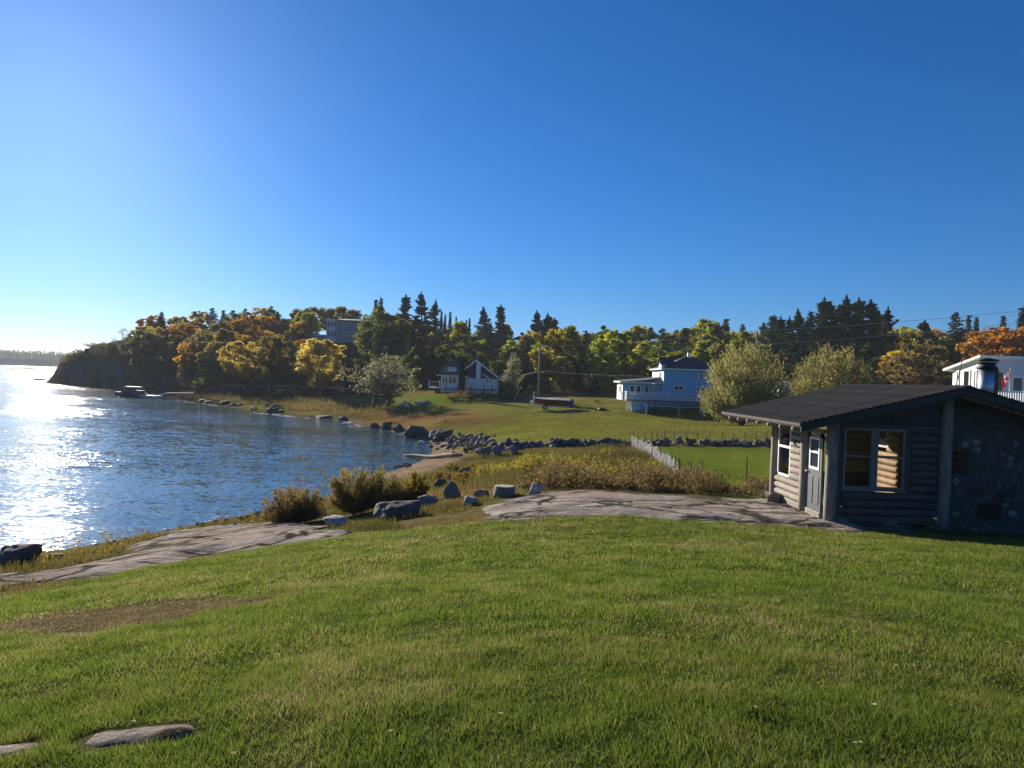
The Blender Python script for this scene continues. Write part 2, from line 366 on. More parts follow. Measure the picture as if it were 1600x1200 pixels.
def ground_colour(x, y):
    d = shore_dist(x, y)
    n1 = fbm(x, y, 5, 1, 4); n2 = fbm(x, y, 1.3, 5, 3); n3 = fbm(x, y, 22, 8, 3)
    wob = (n2 - .5) * .9 + (n1 - .5) * 1.2
    mixin = lambda c, col, k: c * (1 - k[:, None]) + np.array(col)[None] * k[:, None]
    c = np.tile(np.array([.155, .128, .052]), (len(x), 1))                 # rough dry grass
    c = mixin(c, (.100, .118, .034), sstep(.45, .6, n1))
    c = mixin(c, (.150, .110, .050), sstep(.52, .66, n2) * .8)
    # open field round the bay
    fld = sstep(50, 56, y) * sstep(0, 3, d)
    c = mixin(c, (.225, .185, .055), fld)
    c = mixin(c, (.185, .185, .040), fld * sstep(.42, .58, n3))
    c = mixin(c, (.225, .160, .062), fld * sstep(.5, .62, n1) * .7)
    k = sstep(-2.5, 2.5, poly_dist(red_sedge, x, y) + wob * 3); c = mixin(c, (.21, .115, .048), k * .85)
    k = sstep(-3, 3, poly_dist(far_green2, x, y) + wob * 5); c = mixin(c, (.180, .195, .030), k * .85 * (0.35 + .65 * sstep(.40, .54, n3)))
    k = sstep(-1.5, 1.5, poly_dist(far_green1, x, y) + wob * 2); c = mixin(c, (.15, .22, .022), k)
    k = sstep(-.6, .6, poly_dist(garden, x, y) + wob * .6); c = mixin(c, (.130, .180, .020), k)
    c = mixin(c, (.165, .175, .036), k * sstep(.5, .66, n1) * .6)
    # forest floor and hill
    hill = np.maximum(sstep(114, 126, y - .06 * np.abs(x)), sstep(150, 172, y)); hill = np.maximum(hill, sstep(30, 36, x) * sstep(20, 40, y) * .6)
    c = mixin(c, (.050, .042, .022), hill)
    c = mixin(c, (.085, .062, .026), hill * sstep(.5, .62, n2) * .8)
    cliff = sstep(170, 190, y) * sstep(-55, -75, x) * sstep(500, 400, y)
    c = mixin(c, (.075, .066, .040), cliff); c = mixin(c, (.17, .145, .12), cliff * sstep(.44, .58, n1 + .5 * (n2 - .5)) * .8)
    far = sstep(900, 1100, y); c = mixin(c, (.035, .045, .025), far)
    # lawn at the photographer's feet
    k = sstep(-.25, .25, poly_dist(lawn_poly, x, y) + wob * .25)
    lw = np.tile(np.array([.062, .070, .022]), (len(x), 1))
    lw = mixin(lw, (.105, .088, .045), sstep(.5, .64, n2) * .6)
    c = c * (1 - k[:, None]) + lw * k[:, None]
    kb = sstep(-.45, .45, poly_dist(bare_patch, x, y) + wob * .55); c = mixin(c, (.120, .088, .050), kb * k * .9)
    # shore: pebbles, sand
    peb = sstep(1.6, .3, d) * sstep(-.2, .1, d) * sstep(120, 70, y); c = mixin(c, (.16, .14, .115), peb)
    k = sstep(-.5, .5, poly_dist(sand, x, y) + wob * .8); c = mixin(c, (.29, .215, .145), k); c = mixin(c, (.22, .155, .10), k * sstep(.5, .6, n2))
    c = mixin(c, (.05, .05, .045), sstep(0, -.4, d))
    return np.clip(c, 0, 1)

ang = np.concatenate([np.linspace(-58, 58, 470), np.linspace(58, 302, 62)[1:-1]])
rad = np.concatenate([[0.0], np.geomspace(.8, 2250, 440)])
aa, rr = np.meshgrid(np.radians(ang), rad)
gx = (rr * np.sin(aa)).ravel(); gy = (rr * np.cos(aa)).ravel()
gzv = height(gx, gy)
na, nr = len(ang), len(rad)
idx = np.arange(na * nr).reshape(nr, na)
q = np.stack([idx[:-1, :], np.roll(idx[:-1, :], -1, 1), np.roll(idx[1:, :], -1, 1), idx[1:, :]], -1).reshape(-1, 4)
col = ground_colour(gx, gy); col = np.concatenate([col, np.ones((len(col), 1))], 1)

def groundmat():
    mt, n, l, out = newmat('ground_cover'); p = n.new('ShaderNodeBsdfPrincipled'); l.new(p.outputs[0], out.inputs[0])
    a = n.new('ShaderNodeAttribute'); a.attribute_name = 'gcol'
    g = n.new('ShaderNodeNewGeometry'); pos = g.outputs['Position']
    nf = noise(n, l, pos, 9, 5, .75); nm = noise(n, l, pos, 1.1, 5, .7); nl = noise(n, l, mapping(n, l, pos, (.25, .25, .25)), 1, 5, .7)
    hs = n.new('ShaderNodeHueSaturation'); l.new(a.outputs['Color'], hs.inputs['Color'])
    v = math_(n, l, 'MULTIPLY_ADD', nf, .9); v.node.inputs[2].default_value = .3
    v2 = math_(n, l, 'MULTIPLY_ADD', nm, .8); v2.node.inputs[2].default_value = .6
    v3 = math_(n, l, 'MULTIPLY_ADD', nl, .7); v3.node.inputs[2].default_value = .8
    l.new(math_(n, l, 'MULTIPLY', math_(n, l, 'MULTIPLY', v, v2), v3), hs.inputs['Value'])
    hu = math_(n, l, 'MULTIPLY_ADD', nm, .07); hu.node.inputs[2].default_value = .465; l.new(hu, hs.inputs['Hue'])
    l.new(hs.outputs[0], p.inputs['Base Color']); p.inputs['Roughness'].default_value = 1; p.inputs['Specular IOR Level'].default_value = 0
    hgt = math_(n, l, 'ADD', nf, math_(n, l, 'MULTIPLY', nm, 1.5)); l.new(bump(n, l, hgt, .7, .12), p.inputs['Normal'])
    return mt
ground = place('ground', np_mesh('ground', np.stack([gx, gy, gzv], -1), q[:, ::-1], groundmat(), True, {'gcol': ('POINT', col)}))
setp(ground, 'grassy ground around the bay with lawn, dry field, beach and wooded hill', 'ground', kind='structure')

# ------------------------------------------------------------------ LAKE
def watermat():
    mt, n, l, out = newmat('lake_water'); p = n.new('ShaderNodeBsdfPrincipled'); l.new(p.outputs[0], out.inputs[0])
    p.inputs['Base Color'].default_value = (.038, .082, .112, 1); p.inputs['Roughness'].default_value = .07; p.inputs['IOR'].default_value = 1.333
    g = n.new('ShaderNodeNewGeometry'); pos = g.outputs['Position']
    # wind ripples as slopes, so that far water keeps its roughness
    def slope(sc, rot, det, k):
        t = n.new('ShaderNodeTexNoise'); t.inputs['Scale'].default_value = 1.0; t.inputs['Detail'].default_value = det; t.inputs['Roughness'].default_value = .6
        l.new(mapping(n, l, pos, sc, (0, 0, R(rot))), t.inputs['Vector'])
        a = n.new('ShaderNodeVectorMath'); a.operation = 'SUBTRACT'; a.inputs[1].default_value = (.5, .5, .5); l.new(t.outputs['Color'], a.inputs[0])
        b = n.new('ShaderNodeVectorMath'); b.operation = 'MULTIPLY'; b.inputs[1].default_value = (k * .75, k, 0); l.new(a.outputs[0], b.inputs[0]); return b.outputs[0]
    s1 = slope((.45, 1.0, 1), 18, 3, .42); s2 = slope((3.2, 5.4, 1), -12, 4, .95)
    add = n.new('ShaderNodeVectorMath'); l.new(s1, add.inputs[0]); l.new(s2, add.inputs[1])
    slick = ramp(n, l, noise(n, l, mapping(n, l, pos, (.006, .030, 1), (0, 0, R(8))), 1.0, 3, .5), .36, .60)
    k = math_(n, l, 'MULTIPLY_ADD', slick, .75); k.node.inputs[2].default_value = .35
    sc = n.new('ShaderNodeVectorMath'); sc.operation = 'SCALE'; l.new(add.outputs[0], sc.inputs[0]); l.new(k, sc.inputs['Scale'])
    up = n.new('ShaderNodeVectorMath'); up.inputs[1].default_value = (0, 0, 1); l.new(sc.outputs[0], up.inputs[0])
    nn = n.new('ShaderNodeVectorMath'); nn.operation = 'NORMALIZE'; l.new(up.outputs[0], nn.inputs[0])
    l.new(nn.outputs[0], p.inputs['Normal'])
    return mt
lake = place('lake', np_mesh('lake', [(-2280, -60, 0), (1600, -60, 0), (1600, 1500, 0), (-2280, 1500, 0)], [(0, 1, 2, 3)], watermat()))
setp(lake, 'rippled blue lake glittering under the low sun', 'lake', kind='structure')

# ------------------------------------------------------------------ palette
M = {}
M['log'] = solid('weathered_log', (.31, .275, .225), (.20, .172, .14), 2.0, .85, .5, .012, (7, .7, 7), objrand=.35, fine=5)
M['log_in'] = solid('indoor_log', (.42, .29, .16), (.30, .19, .10), 2.5, .7, .3, .01, objrand=.3)
M['post'] = solid('grey_post_wood', (.27, .24, .21), (.17, .15, .13), 3, .85, .4, .01, (3, 3, .5))
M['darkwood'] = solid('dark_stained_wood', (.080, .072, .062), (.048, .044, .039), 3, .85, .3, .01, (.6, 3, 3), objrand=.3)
M['gable'] = solid('dark_green_board', (.034, .040, .032), (.023, .028, .023), 2, .7, .2, .006)
M['shingle'] = solid('asphalt_shingle', (.034, .035, .039), (.022, .023, .026), 1.5, 1, .6, .012, (1, 1, 1), objrand=.3, fine=40, spec=0)
M['white'] = solid('white_paint', (.78, .78, .76), (.68, .68, .66), 1.5, .55, .08, .004)
M['white_trim'] = solid('white_trim', (.80, .80, .79), (.72, .72, .71), 3, .5, .05, .003)
M['greydoor'] = solid('grey_door_paint', (.10, .11, .12), (.08, .088, .095), 2, .5, .06, .003)
M['frame_grey'] = solid('grey_window_frame', (.20, .185, .16), (.14, .13, .115), 3, .6, .1, .004)
M['mortar'] = solid('mortar', (.075, .07, .065), (.05, .047, .044), 5, .95, .5, .02)
M['stone'] = rockmat('field_stone', (.13, .12, .115), (.085, .08, .08), (.18, .15, .12), 2.5, .6, .7)
M['soot'] = solid('sooty_hearth', (.012, .011, .010), (.02, .018, .016), 4, .95, .3, .02)
M['pipe'] = solid('galvanised_pipe', (.42, .44, .47), (.30, .31, .33), 2, .38, .1, .004, metal=.9)
M['pipe_brown'] = solid('brown_metal', (.22, .12, .06), (.12, .06, .03), 5, .8, .3, .004)
M['black'] = solid('black_metal', (.015, .015, .016), (.025, .025, .025), 4, .5, .1, .003)
M['glass_clear'] = glassmat('clear_glass', clear=.85)
M['glass'] = glassmat('dark_glass')
M['curtain'] = solid('window_backing', (.30, .31, .33), (.20, .21, .23), 2, .6, 0)
M['bark'] = solid('tree_bark', (.10, .085, .07), (.055, .047, .04), 4, .95, .6, .03, (3, 3, .6), objrand=.3)
M['bark_pale'] = solid('pale_bark', (.26, .24, .21), (.15, .14, .12), 4, .9, .4, .02, (2, 2, 2))
M['rock'] = rockmat('bedrock', (.41, .355, .305), (.30, .265, .232), (.15, .135, .12), 1.1, 1.0, 0.0, crack=True)
M['rock_dark'] = rockmat('dark_boulder', (.115, .108, .10), (.075, .07, .066), (.17, .15, .12), 1.3, .8, .4)
M['rock_mid'] = rockmat('grey_boulder', (.24, .22, .205), (.15, .14, .13), (.30, .26, .22), 1.6, .7, .4)
M['rock_red'] = rockmat('reddish_boulder', (.26, .19, .155), (.17, .13, .11), (.30, .25, .2), 1.8, .6, .2)
M['rock_pale'] = rockmat('pale_boulder', (.42, .40, .38), (.30, .28, .27), (.22, .21, .2), 1.8, .6, .2)
M['drift'] = solid('driftwood', (.20, .17, .14), (.12, .10, .085), 3, .9, .4, .01)

# ------------------------------------------------------------------ BEDROCK SLABS
def slab(name, poly, lift, label, cell=.11, seed=5, amp=1.0):
    x0, y0 = poly.min(0) - .4; x1, y1 = poly.max(0) + .4
    xs = np.arange(x0, x1, cell); ys = np.arange(y0, y1, cell); X, Y = np.meshgrid(xs, ys)
    d = poly_dist(poly, X.ravel(), Y.ravel()) + (fbm(X.ravel(), Y.ravel(), 1.1 * amp, seed, 4) - .5) * (1.3 if amp == 1 else .10)
    x = X.ravel(); y = Y.ravel()
    base = height(x, y, amp < 1)
    # glacially smoothed whalebacks with joints
    sx = x * .8 + y * .6; sy = -x * .6 + y * .8
    ridge = fbm(sx * .35, sy, .9, seed + 1, 4); brk = fbm(x, y, 2.3, seed + 2, 3)
    crack = np.abs(fbm(x + 3 * ridge, y, 1.6, seed + 3, 3) - .5)
    crack2 = np.abs(fbm(sx * .22, sy * 1.2, 1.1, seed + 4, 3) - .5)
    z = base + lift * (sstep(-.1, 1.1, d) if amp == 1 else sstep(-.04, .08, d)) + amp * ((ridge - .5) * .10 * sstep(0, .6, d) + (brk - .5) * .14 * sstep(0, .8, d))
    z = z - amp * (.035 * sstep(.02, .0, crack) * sstep(.1, .4, d) + .03 * sstep(.016, 0, crack2))
    z = z - .35 * amp * sstep(.05 * amp, -.25 * amp, d)
    crk = np.clip(sstep(.022, .006, crack) * sstep(.05, .3, d) + .8 * sstep(.016, .004, crack2) + sstep(.22, .0, d) * .7 + sstep(.60, .70, fbm(x, y, 1.4, seed + 9, 4)) * .8, 0, 1)
    if amp < 1: crk = crk * .25
    keep = (d > -.3).reshape(X.shape)
    idx = np.arange(X.size).reshape(X.shape)
    f = np.stack([idx[:-1, :-1], idx[:-1, 1:], idx[1:, 1:], idx[1:, :-1]], -1)[keep[:-1, :-1] & keep[1:, 1:] & keep[1:, :-1] & keep[:-1, 1:]]
    used, inv = np.unique(f.ravel(), return_inverse=True)
    o = place(name, np_mesh(name, np.stack([x, y, z], -1)[used], inv.reshape(-1, 4), M['rock'], True, {'crk': ('POINT', crk[used])}))
    return setp(o, label, 'bedrock', kind='structure')
slab_a = Dpoly([(738, 795, 18.2), (760, 783, 19), (830, 777, 19.8), (900, 768, 20.4), (1000, 772, 20.9), (1100, 778, 21.3), (1200, 780, 22.5), (1420, 790, 22.5), (1420, 824, 16.2), (1300, 824, 15.9),
                (1200, 823, 15.7), (1050, 807, 15.6), (950, 806, 15.7), (860, 812, 15.7), (800, 817, 15.8), (752, 813, 16.3)])
slab('bedrock_slab', slab_a, .10, 'long smooth grey bedrock slab between lawn and weeds, running under the log cabin', .10, 5)
slab_b = pxpoly([(-80, 925), (60, 912), (150, 905), (200, 893), (330, 867), (440, 853), (560, 842), (560, 830), (500, 820), (420, 815), (330, 826), (262, 833), (215, 849), (165, 872), (60, 895), (-80, 900)])
slab('bedrock_shelf', slab_b, .16, 'cracked pinkish bedrock shelf sloping from the lawn to the water', .10, 25)
slab('bedrock_patch', pxpoly([(120, 1162), (150, 1148), (220, 1142), (295, 1140), (300, 1150), (230, 1166), (150, 1172)]), .022, 'small bare rock patch in the lawn nearest the camera', .02, 45, .2)
slab('bedrock_patch', pxpoly([(-60, 1178), (0, 1165), (50, 1162), (40, 1174), (0, 1184), (-60, 1196)]), .022, 'small rock patch at the bottom left corner of the lawn', .02, 55, .25)

# ------------------------------------------------------------------ BOULDERS
def boulder_mesh(name, seed, mat, sub=3, sharp=.35, flat=1.0, taper=0):
    import bmesh
    bm = bmesh.new(); bmesh.ops.create_icosphere(bm, subdivisions=sub, radius=1)
    r = np.random.default_rng(seed); planes = [(Vector(r.normal(size=3)).normalized(), r.uniform(.50, .86)) for _ in range(16)]
    p = np.array([v.co[:] for v in bm.verts]); p /= np.linalg.norm(p, axis=1, keepdims=True); sc = np.ones(len(p))
    for nn, dd in planes:
        k = p @ np.array(nn); hit = k * sc > dd
        sc = np.where(hit, sc * (1 - sharp) + sharp * dd / np.where(hit, k, 1), sc)
    q = p * sc[:, None]
    nz = fbm(q[:, 0] * 2 + q[:, 2] + 9, q[:, 1] * 2 + q[:, 2] * 1.3 + 5, 1.1, seed, 4) - .5
    n2_ = fbm(q[:, 0] * 5 + q[:, 2] * 3 + 2, q[:, 1] * 5 - q[:, 2] * 4 + 7, 1.1, seed + 5, 3) - .5
    q = q * (1 + nz * .28 + n2_ * .12)[:, None]; q[:, 2] *= flat; q[:, :2] *= (1 - taper * (q[:, 2:] + .6) / 1.6).clip(.12)
    for v, c in zip(bm.verts, q): v.co = c
    me = bpy.data.meshes.new(name); bm.to_mesh(me); bm.free()
    me.polygons.foreach_set('use_smooth', [True] * len(me.polygons)); me.materials.append(mat); return me
BM = {k: [boulder_mesh('boulder', 100 + i * 7 + j, M[k], 4 if k != 'rock_pale' else 3, .92) for i in range(3)] for j, k in enumerate(('rock_dark', 'rock_mid', 'rock_red', 'rock_pale'))}
BM['pointed'] = [boulder_mesh('boulder', 310 + i, M['rock_mid'], 4, .95, 1.0, .75) for i in range(3)]
def boulder(u, vbase, wpx, hpx, mat, label, D=None, group=None, deep=None, tilt=0.0, var=0, name='boulder'):
    p = P(u, vbase, D) if D else T(u, vbase)
    if D: p[2] = gz(p[0], p[1])
    s = p[1] / F; wx = wpx * s / 2 * 1.08; hz = hpx * s; dy = (deep or wpx * .8) * s / 2
    o = place(name, BM[mat][var % 3], None, (p[0], p[1] + dy * .3, p[2] + hz * .33), (tilt, tilt * .6, var * 1.3), (wx, dy, hz * .72))
    o.rotation_euler = (0, tilt, 0) if var == 0 else (tilt, 0, .4 * var)
    return setp(o, label, 'boulder', group)
boulder(838, 772, 24, 20, 'rock_pale', 'pale egg-shaped boulder on the far rim of the bedrock slab', 19.9, var=1, tilt=.3)
boulder(704, 786, 44, 31, 'pointed', 'pointed grey boulder in the grass beside the bedrock slab', 22, deep=22, tilt=.15)
boulder(752, 779, 26, 14, 'rock_red', 'low reddish boulder left of the tree stump', 21, var=1)
boulder(688, 756, 28, 16, 'rock_dark', 'dark jagged boulder in the grass near the beach', 29, var=2)
boulder(728, 741, 24, 16, 'rock_mid', 'rounded grey boulder among the dry weeds nearest the beach', 33, var=1)
boulder(757, 741, 16, 12, 'rock_red', 'small brownish boulder among the yellow weeds, left of its dark neighbour', 33, var=0)
boulder(772, 740, 15, 12, 'rock_dark', 'small dark boulder among the yellow weeds, right of its brownish neighbour', 33.5, var=2)
boulder(622, 826, 92, 32, 'rock_dark', 'big dark boulder in shade between the lawn and the brown bushes', 18.6, deep=60, var=1)
boulder(527, 829, 48, 16, 'rock_pale', 'flat pale rock lying at the foot of the brown bushes', 19.2, deep=40, var=2, tilt=.1)
boulder(668, 792, 46, 16, 'rock_mid', 'low grey rock between the dark boulder and the pointed boulder', 21, deep=36, var=2)
boulder(735, 795, 26, 15, 'rock_pale', 'small pale rock at the left tip of the bedrock slab', 19.2, var=1)
boulder(1210, 797, 29, 23, 'rock_red', 'brown boulder propping the rear left post of the log cabin', 19.35, deep=22, var=1)
boulder(22, 908, 78, 36, 'rock_dark', 'large dark boulder on the shore at the left edge', 17.5, deep=60, var=1)
boulder(82, 896, 34, 12, 'rock_dark', 'small dark shore rock beside the large boulder at the left edge', 18.2, var=2)
boulder(365, 826, 26, 10, 'rock_dark', 'small dark rock at the water edge of the bedrock shelf', None, var=0)
for (u, v, ww, hh, D, lab, var) in [(690, 688, 46, 20, None, 'largest smooth dark boulder beside the little sand beach', 1), (648, 682, 46, 23, None, 'big dark boulder at the waterline left of the sand beach', 2),
                                    (622, 674, 24, 14, None, 'dark shore boulder, third along the waterline from the sand beach', 0), (604, 670, 20, 13, None, 'dark shore boulder, fourth along the waterline from the sand beach', 1),
                                    (584, 667, 16, 9, None, 'small dark shore boulder, fifth along the waterline from the sand beach', 2), (535, 657, 24, 8, None, 'flat dark rock awash on the far shore of the bay, right of a longer one', 0),
                                    (506, 654, 30, 6, None, 'long low dark rock awash on the far shore of the bay', 1), (432, 637, 20, 8, None, 'dark blocky rock on the bank above the far shore', 2),
                                    (417, 635, 14, 7, None, 'small dark rock on the bank left of the blocky one', 1), (654, 697, 16, 6, None, 'small rock awash in the shallows off the sand beach', 1)]:
    boulder(u, v, ww, hh, 'rock_dark', lab, D, var=var)
for i in range(22):
    u = 255 + 190 * rng.random(); v = np.interp(u, [255, 310, 360, 399, 445], [617, 627, 634, 641, 645]) - rng.random() * 3
    boulder(u, v, 7 + 12 * rng.random(), 3 + 4 * rng.random(), 'rock_dark', 'low dark rock along the grassy point by the floating dock', None, 'rocks along the grassy point', var=int(rng.integers(3)))
for i in range(16):
    u = 622 + 48 * rng.random(); v = 629 + 6 * rng.random()
    boulder(u, v, 5 + 5 * rng.random(), 3 + 2 * rng.random(), 'rock_pale', 'pale stone in the heap below the white cottage lawn', None, 'pale stones below the cottage lawn', var=int(rng.integers(3)))
for i in range(16):
    u = 578 + 62 * rng.random(); v = np.interp(u, [575, 640], [743, 733]) - 1 - 5 * rng.random()
    boulder(u, v, 6 + 8 * rng.random(), 4 + 3 * rng.random(), 'rock_mid', 'grey cobble on the rocky tip beyond the brown bushes', None, 'cobbles on the rocky tip', var=int(rng.integers(3)))
for i in range(30):
    u = 110 + 320 * rng.random(); v = np.interp(u, [100, 200, 300, 380, 430], [860, 842, 820, 806, 798]) + 1 + 5 * rng.random()
    boulder(u, v, 4 + 6 * rng.random(), 3 + 3 * rng.random(), 'rock_mid', 'pebble-sized stone on the near waterline', None, 'stones on the near waterline', var=int(rng.integers(3)), name='shore_stone')

# stones heaped as an embankment from the beach along the field, each its own piece
def stones_along(root, path, n, size, spread, mat_keys, zjit=.25):
    path = [np.array(p) for p in path]; seg = [np.linalg.norm(path[i + 1][:2] - path[i][:2]) for i in range(len(path) - 1)]; tot = sum(seg)
    for i in range(n):
        t = rng.random() * tot; k = 0
        while t > seg[k] and k < len(seg) - 1: t -= seg[k]; k += 1
        p = path[k] + (path[k + 1] - path[k]) * (t / seg[k]); dv = path[k + 1] - path[k]; nn = np.array([-dv[1], dv[0]]) / seg[k]
        off = rng.normal() * spread; x, y = p[0] + nn[0] * off, p[1] + nn[1] * off; s = size * (.55 + .9 * rng.random())
        z = gz(x, y) + s * .15 + max(0, 1 - abs(off) / (2 * spread)) * rng.random() * zjit
        place('stone', BM[mat_keys[int(rng.integers(len(mat_keys)))]][int(rng.integers(3))], root, (x, y, z), (rng.random() * .8, rng.random() * .8, rng.random() * 6.3), (s, s * .8, s * .6))
rp = [T(u, v) for u, v in [(716, 684), (726, 690), (742, 697), (756, 703)]]
ro = thing('stone_embankment', rp[1], 'heap of loose grey stones at the head of the sand beach', 'stones')
stones_along(ro, rp, 150, .25, 1.0, ['rock_mid', 'rock_dark', 'rock_dark', 'rock_mid'], .5)
wp = [P(u, v, D) for u, v, D in [(748, 706, 49), (800, 702, 49.5), (860, 698, 50), (920, 696, 50.3), (985, 695, 50.5)]]
ro = thing('stone_wall', wp[2], 'low dry-stone bank of dark boulders along the open field', 'stone wall')
stones_along(ro, wp, 140, .34, .30, ['rock_dark', 'rock_dark', 'rock_mid'], .4)
for (u, v, s) in [(757, 712, 24), (776, 714, 22), (803, 706, 20)]:
    boulder(u, v, s, s * .75, 'rock_mid', {757: 'large grey boulder at the left foot of the stone bank', 776: 'large grey boulder just right of the left foot of the stone bank', 803: 'rounded grey boulder leaning on the stone bank'}[u], 45, var=u % 3)
wp = [P(u, v, D) for u, v, D in [(992, 694, 50.6), (1100, 695, 50.8), (1210, 697, 51), (1330, 700, 51)]]
ro = thing('stone_wall', wp[1], 'low stone wall behind the wire fence at the far side of the garden lawn', 'stone wall')
stones_along(ro, wp, 110, .28, .18, ['rock_dark', 'rock_mid'], .35)
# stump
p = P(788, 776, 20.2); p[2] = gz(p[0], p[1])
st = thing('tree_stump', p, 'flat-topped grey tree stump standing on the bedrock slab', 'stump')
sb = MB(); n = 22; prof = [(0, .34), (.12, .31), (.34, .30)]
sb.tube([p + np.array([0, 0, z - .06]) for z, _ in prof], [r for _, r in prof], n, True, .10)
sb.part('trunk', solid('stump_wood', (.20, .19, .15), (.13, .125, .10), 5, .9, .5, .02, (3, 3, .5)), st, True)
MB().tube([p + np.array([0, 0, .272]), p + np.array([0, 0, .285])], [.285, .27], n, True, .06).part('cut_face', solid('cut_wood', (.30, .28, .20), (.22, .20, .14), 6, .9, .3, .01), st)
# driftwood log
a, b = T(622, 716), T(722, 714)
dl = MB(); pts = [a + (b - a) * t + np.array([0, .4 * math.sin(5 * t), .12 + .08 * math.sin(9 * t)]) for t in np.linspace(0, 1, 9)]
dl.tube(pts, [.05, .08, .10, .12, .13, .14, .14, .13, .10], 8, True, .2)
o = dl.part('driftwood_log', M['drift'], None, True); setp(o, 'long thin driftwood log washed across the sand beach', 'driftwood')

# ------------------------------------------------------------------ LOG CABIN
XL, XR, XC, YF, YB = 7.5, 13.1, 10.3, 16.75, 21.0          # left wall, right wall, centre, front, back
Z0 = 3.18                                                 # floor sill level
EAVE_Z, RIDGE_Z = 5.50, 6.46; EX0, EX1 = 6.55, 14.05; RY0, RY1 = 16.0, 22.0
cab = thing('log_cabin', (XC, YF + 2, Z0), 'small log cabin with dark shingle roof and stone hearth wall', 'cabin')
def roof_z(x): return RIDGE_Z - (RIDGE_Z - EAVE_Z) * abs(x - XC) / (XC - EX0)
def log(name, a, b, r, mat, parent=cab, n=10, ends=True):
    a = np.array(a, float); b = np.array(b, float); m_ = MB(); k = 6
    ts = [0, .012, .04] + list(np.linspace(.2, .8, k)) + [.96, .988, 1] if ends else np.linspace(0, 1, k)
    rs = [r * .55, r * .82, r * .96] + [r * (1 + (random.random() - .5) * .07) for _ in range(k)] + [r * .96, r * .82, r * .55] if ends else [r * (1 + (random.random() - .5) * .06) for _ in range(k)]
    j = lambda: np.array([(random.random() - .5), (random.random() - .5), (random.random() - .5)]) * r * .08
    m_.tube([a + (b - a) * t + j() for t in ts], rs, n, True, .05)
    return m_.part(name, mat, parent, True)
# posts
for (x, y, r, z1) in [(XL - .02, 19.95, .13, roof_z(XL)), (XL, 17.95, .145, roof_z(XL)), (XL + .10, YF - .02, .14, roof_z(XL)), (XC - .05, YF - .06, .13, roof_z(XC) - .12), (XR, YF, .14, roof_z(XR)), (XR, YB, .14, roof_z(XR)), (XL + .9, YB, .12, roof_z(XL + .9))]:
    log('post', (x, y, gz(x, y) - .05 if x < XC - 1 else Z0 - .2), (x + .01, y, z1 - .12), r, M['post'], ends=False, n=12)
LR = .088
# left wall: lower logs, upper stub of logs beside the window, sill boards
zz = Z0 + .18
for i in range(3):
    log('log', (XL, 18.0, zz + LR), (XL, 19.98, zz + LR), LR, M['log']); zz += LR * 1.98
LOWTOP = zz
MB().box(XL - .05, XL + .05, 18.0, 19.9, Z0 - .05, Z0 + .17).part('sill_board', M['log'], cab, bevel=.01)
MB().box(XL - .05, XL + .05, 16.95, 17.85, Z0 - .05, Z0 + .15).part('door_sill', M['log'], cab, bevel=.01)
i = 0
while zz < 5.55:
    log('log', (XL, 18.05, zz + LR), (XL, 18.82, zz + LR), LR * (1 if i < 5 else .95), M['log']); zz += LR * 1.98; i += 1
# left window
wn = MB(); y0, y1, z0, z1 = 18.86, 19.72, LOWTOP + .02, 5.50
for a in ((y0, y0 + .05, z0, z1), (y1 - .05, y1, z0, z1), (y0, y1, z0, z0 + .06), (y0, y1, z1 - .05, z1), (y0 + .05, y1 - .05, (z0 + z1) / 2 - .03, (z0 + z1) / 2 + .03)):
    wn.box(XL - .04, XL + .03, a[0], a[1], a[2], a[3])
wf = wn.part('window', M['white_trim'], cab)
MB().box(XL - .006, XL + .006, y0 + .04, y1 - .04, z0 + .05, (z0 + z1) / 2 - .02).part('pane', M['glass_clear'], wf)
MB().box(XL - .006, XL + .006, y0 + .04, y1 - .04, (z0 + z1) / 2 + .02, z1 - .04).part('pane', M['glass_clear'], wf)
# door
y0, y1, z0, z1 = 16.98, 17.78, Z0 + .16, 5.22
dr = MB(); zm = z0 + .98
dr.box(XL - .02, XL + .03, y0, y1, z0, zm)
for a in ((y0, y0 + .12, zm, z1), (y1 - .12, y1, zm, z1), (y0, y1, z1 - .12, z1)):
    dr.box(XL - .02, XL + .03, *a)
door = dr.part('door', M['greydoor'], cab)
for a in ((y0 + .10, y0 + .36), (y1 - .36, y1 - .10)):
    MB().box(XL - .034, XL - .019, a[0], a[1], z0 + .14, zm - .16).part('door_panel', M['greydoor'], door, bevel=.01)
sw = MB()
for a in ((y0 + .12, y0 + .17, zm, z1 - .12), (y1 - .17, y1 - .12, zm, z1 - .12), (y0 + .17, y1 - .17, zm, zm + .06), (y0 + .17, y1 - .17, z1 - .17, z1 - .12), (y0 + .17, y1 - .17, (zm + z1) / 2 - .05, (zm + z1) / 2)):
    sw.box(XL - .035, XL + .02, *a)
sw.part('window_sash', M['white_trim'], door)
MB().box(XL - .01, XL + .0, y0 + .15, y1 - .15, zm + .03, z1 - .14).part('pane', M['glass'], door)
MB().tube([(XL - .02, y1 - .06, zm - .08), (XL - .07, y1 - .06, zm - .08), (XL - .09, y1 - .06, zm - .08)], [.012, .03, .02], 8).part('handle', M['white_trim'], door, True)
MB().box(XL - .03, XL + .05, 16.9, 17.84, z1 + .01, z1 + .10).part('door_header', M['post'], cab)
log('wall_plate', (XL, 16.6, 5.66), (XL, 20.6, 5.66), .09, M['log'])
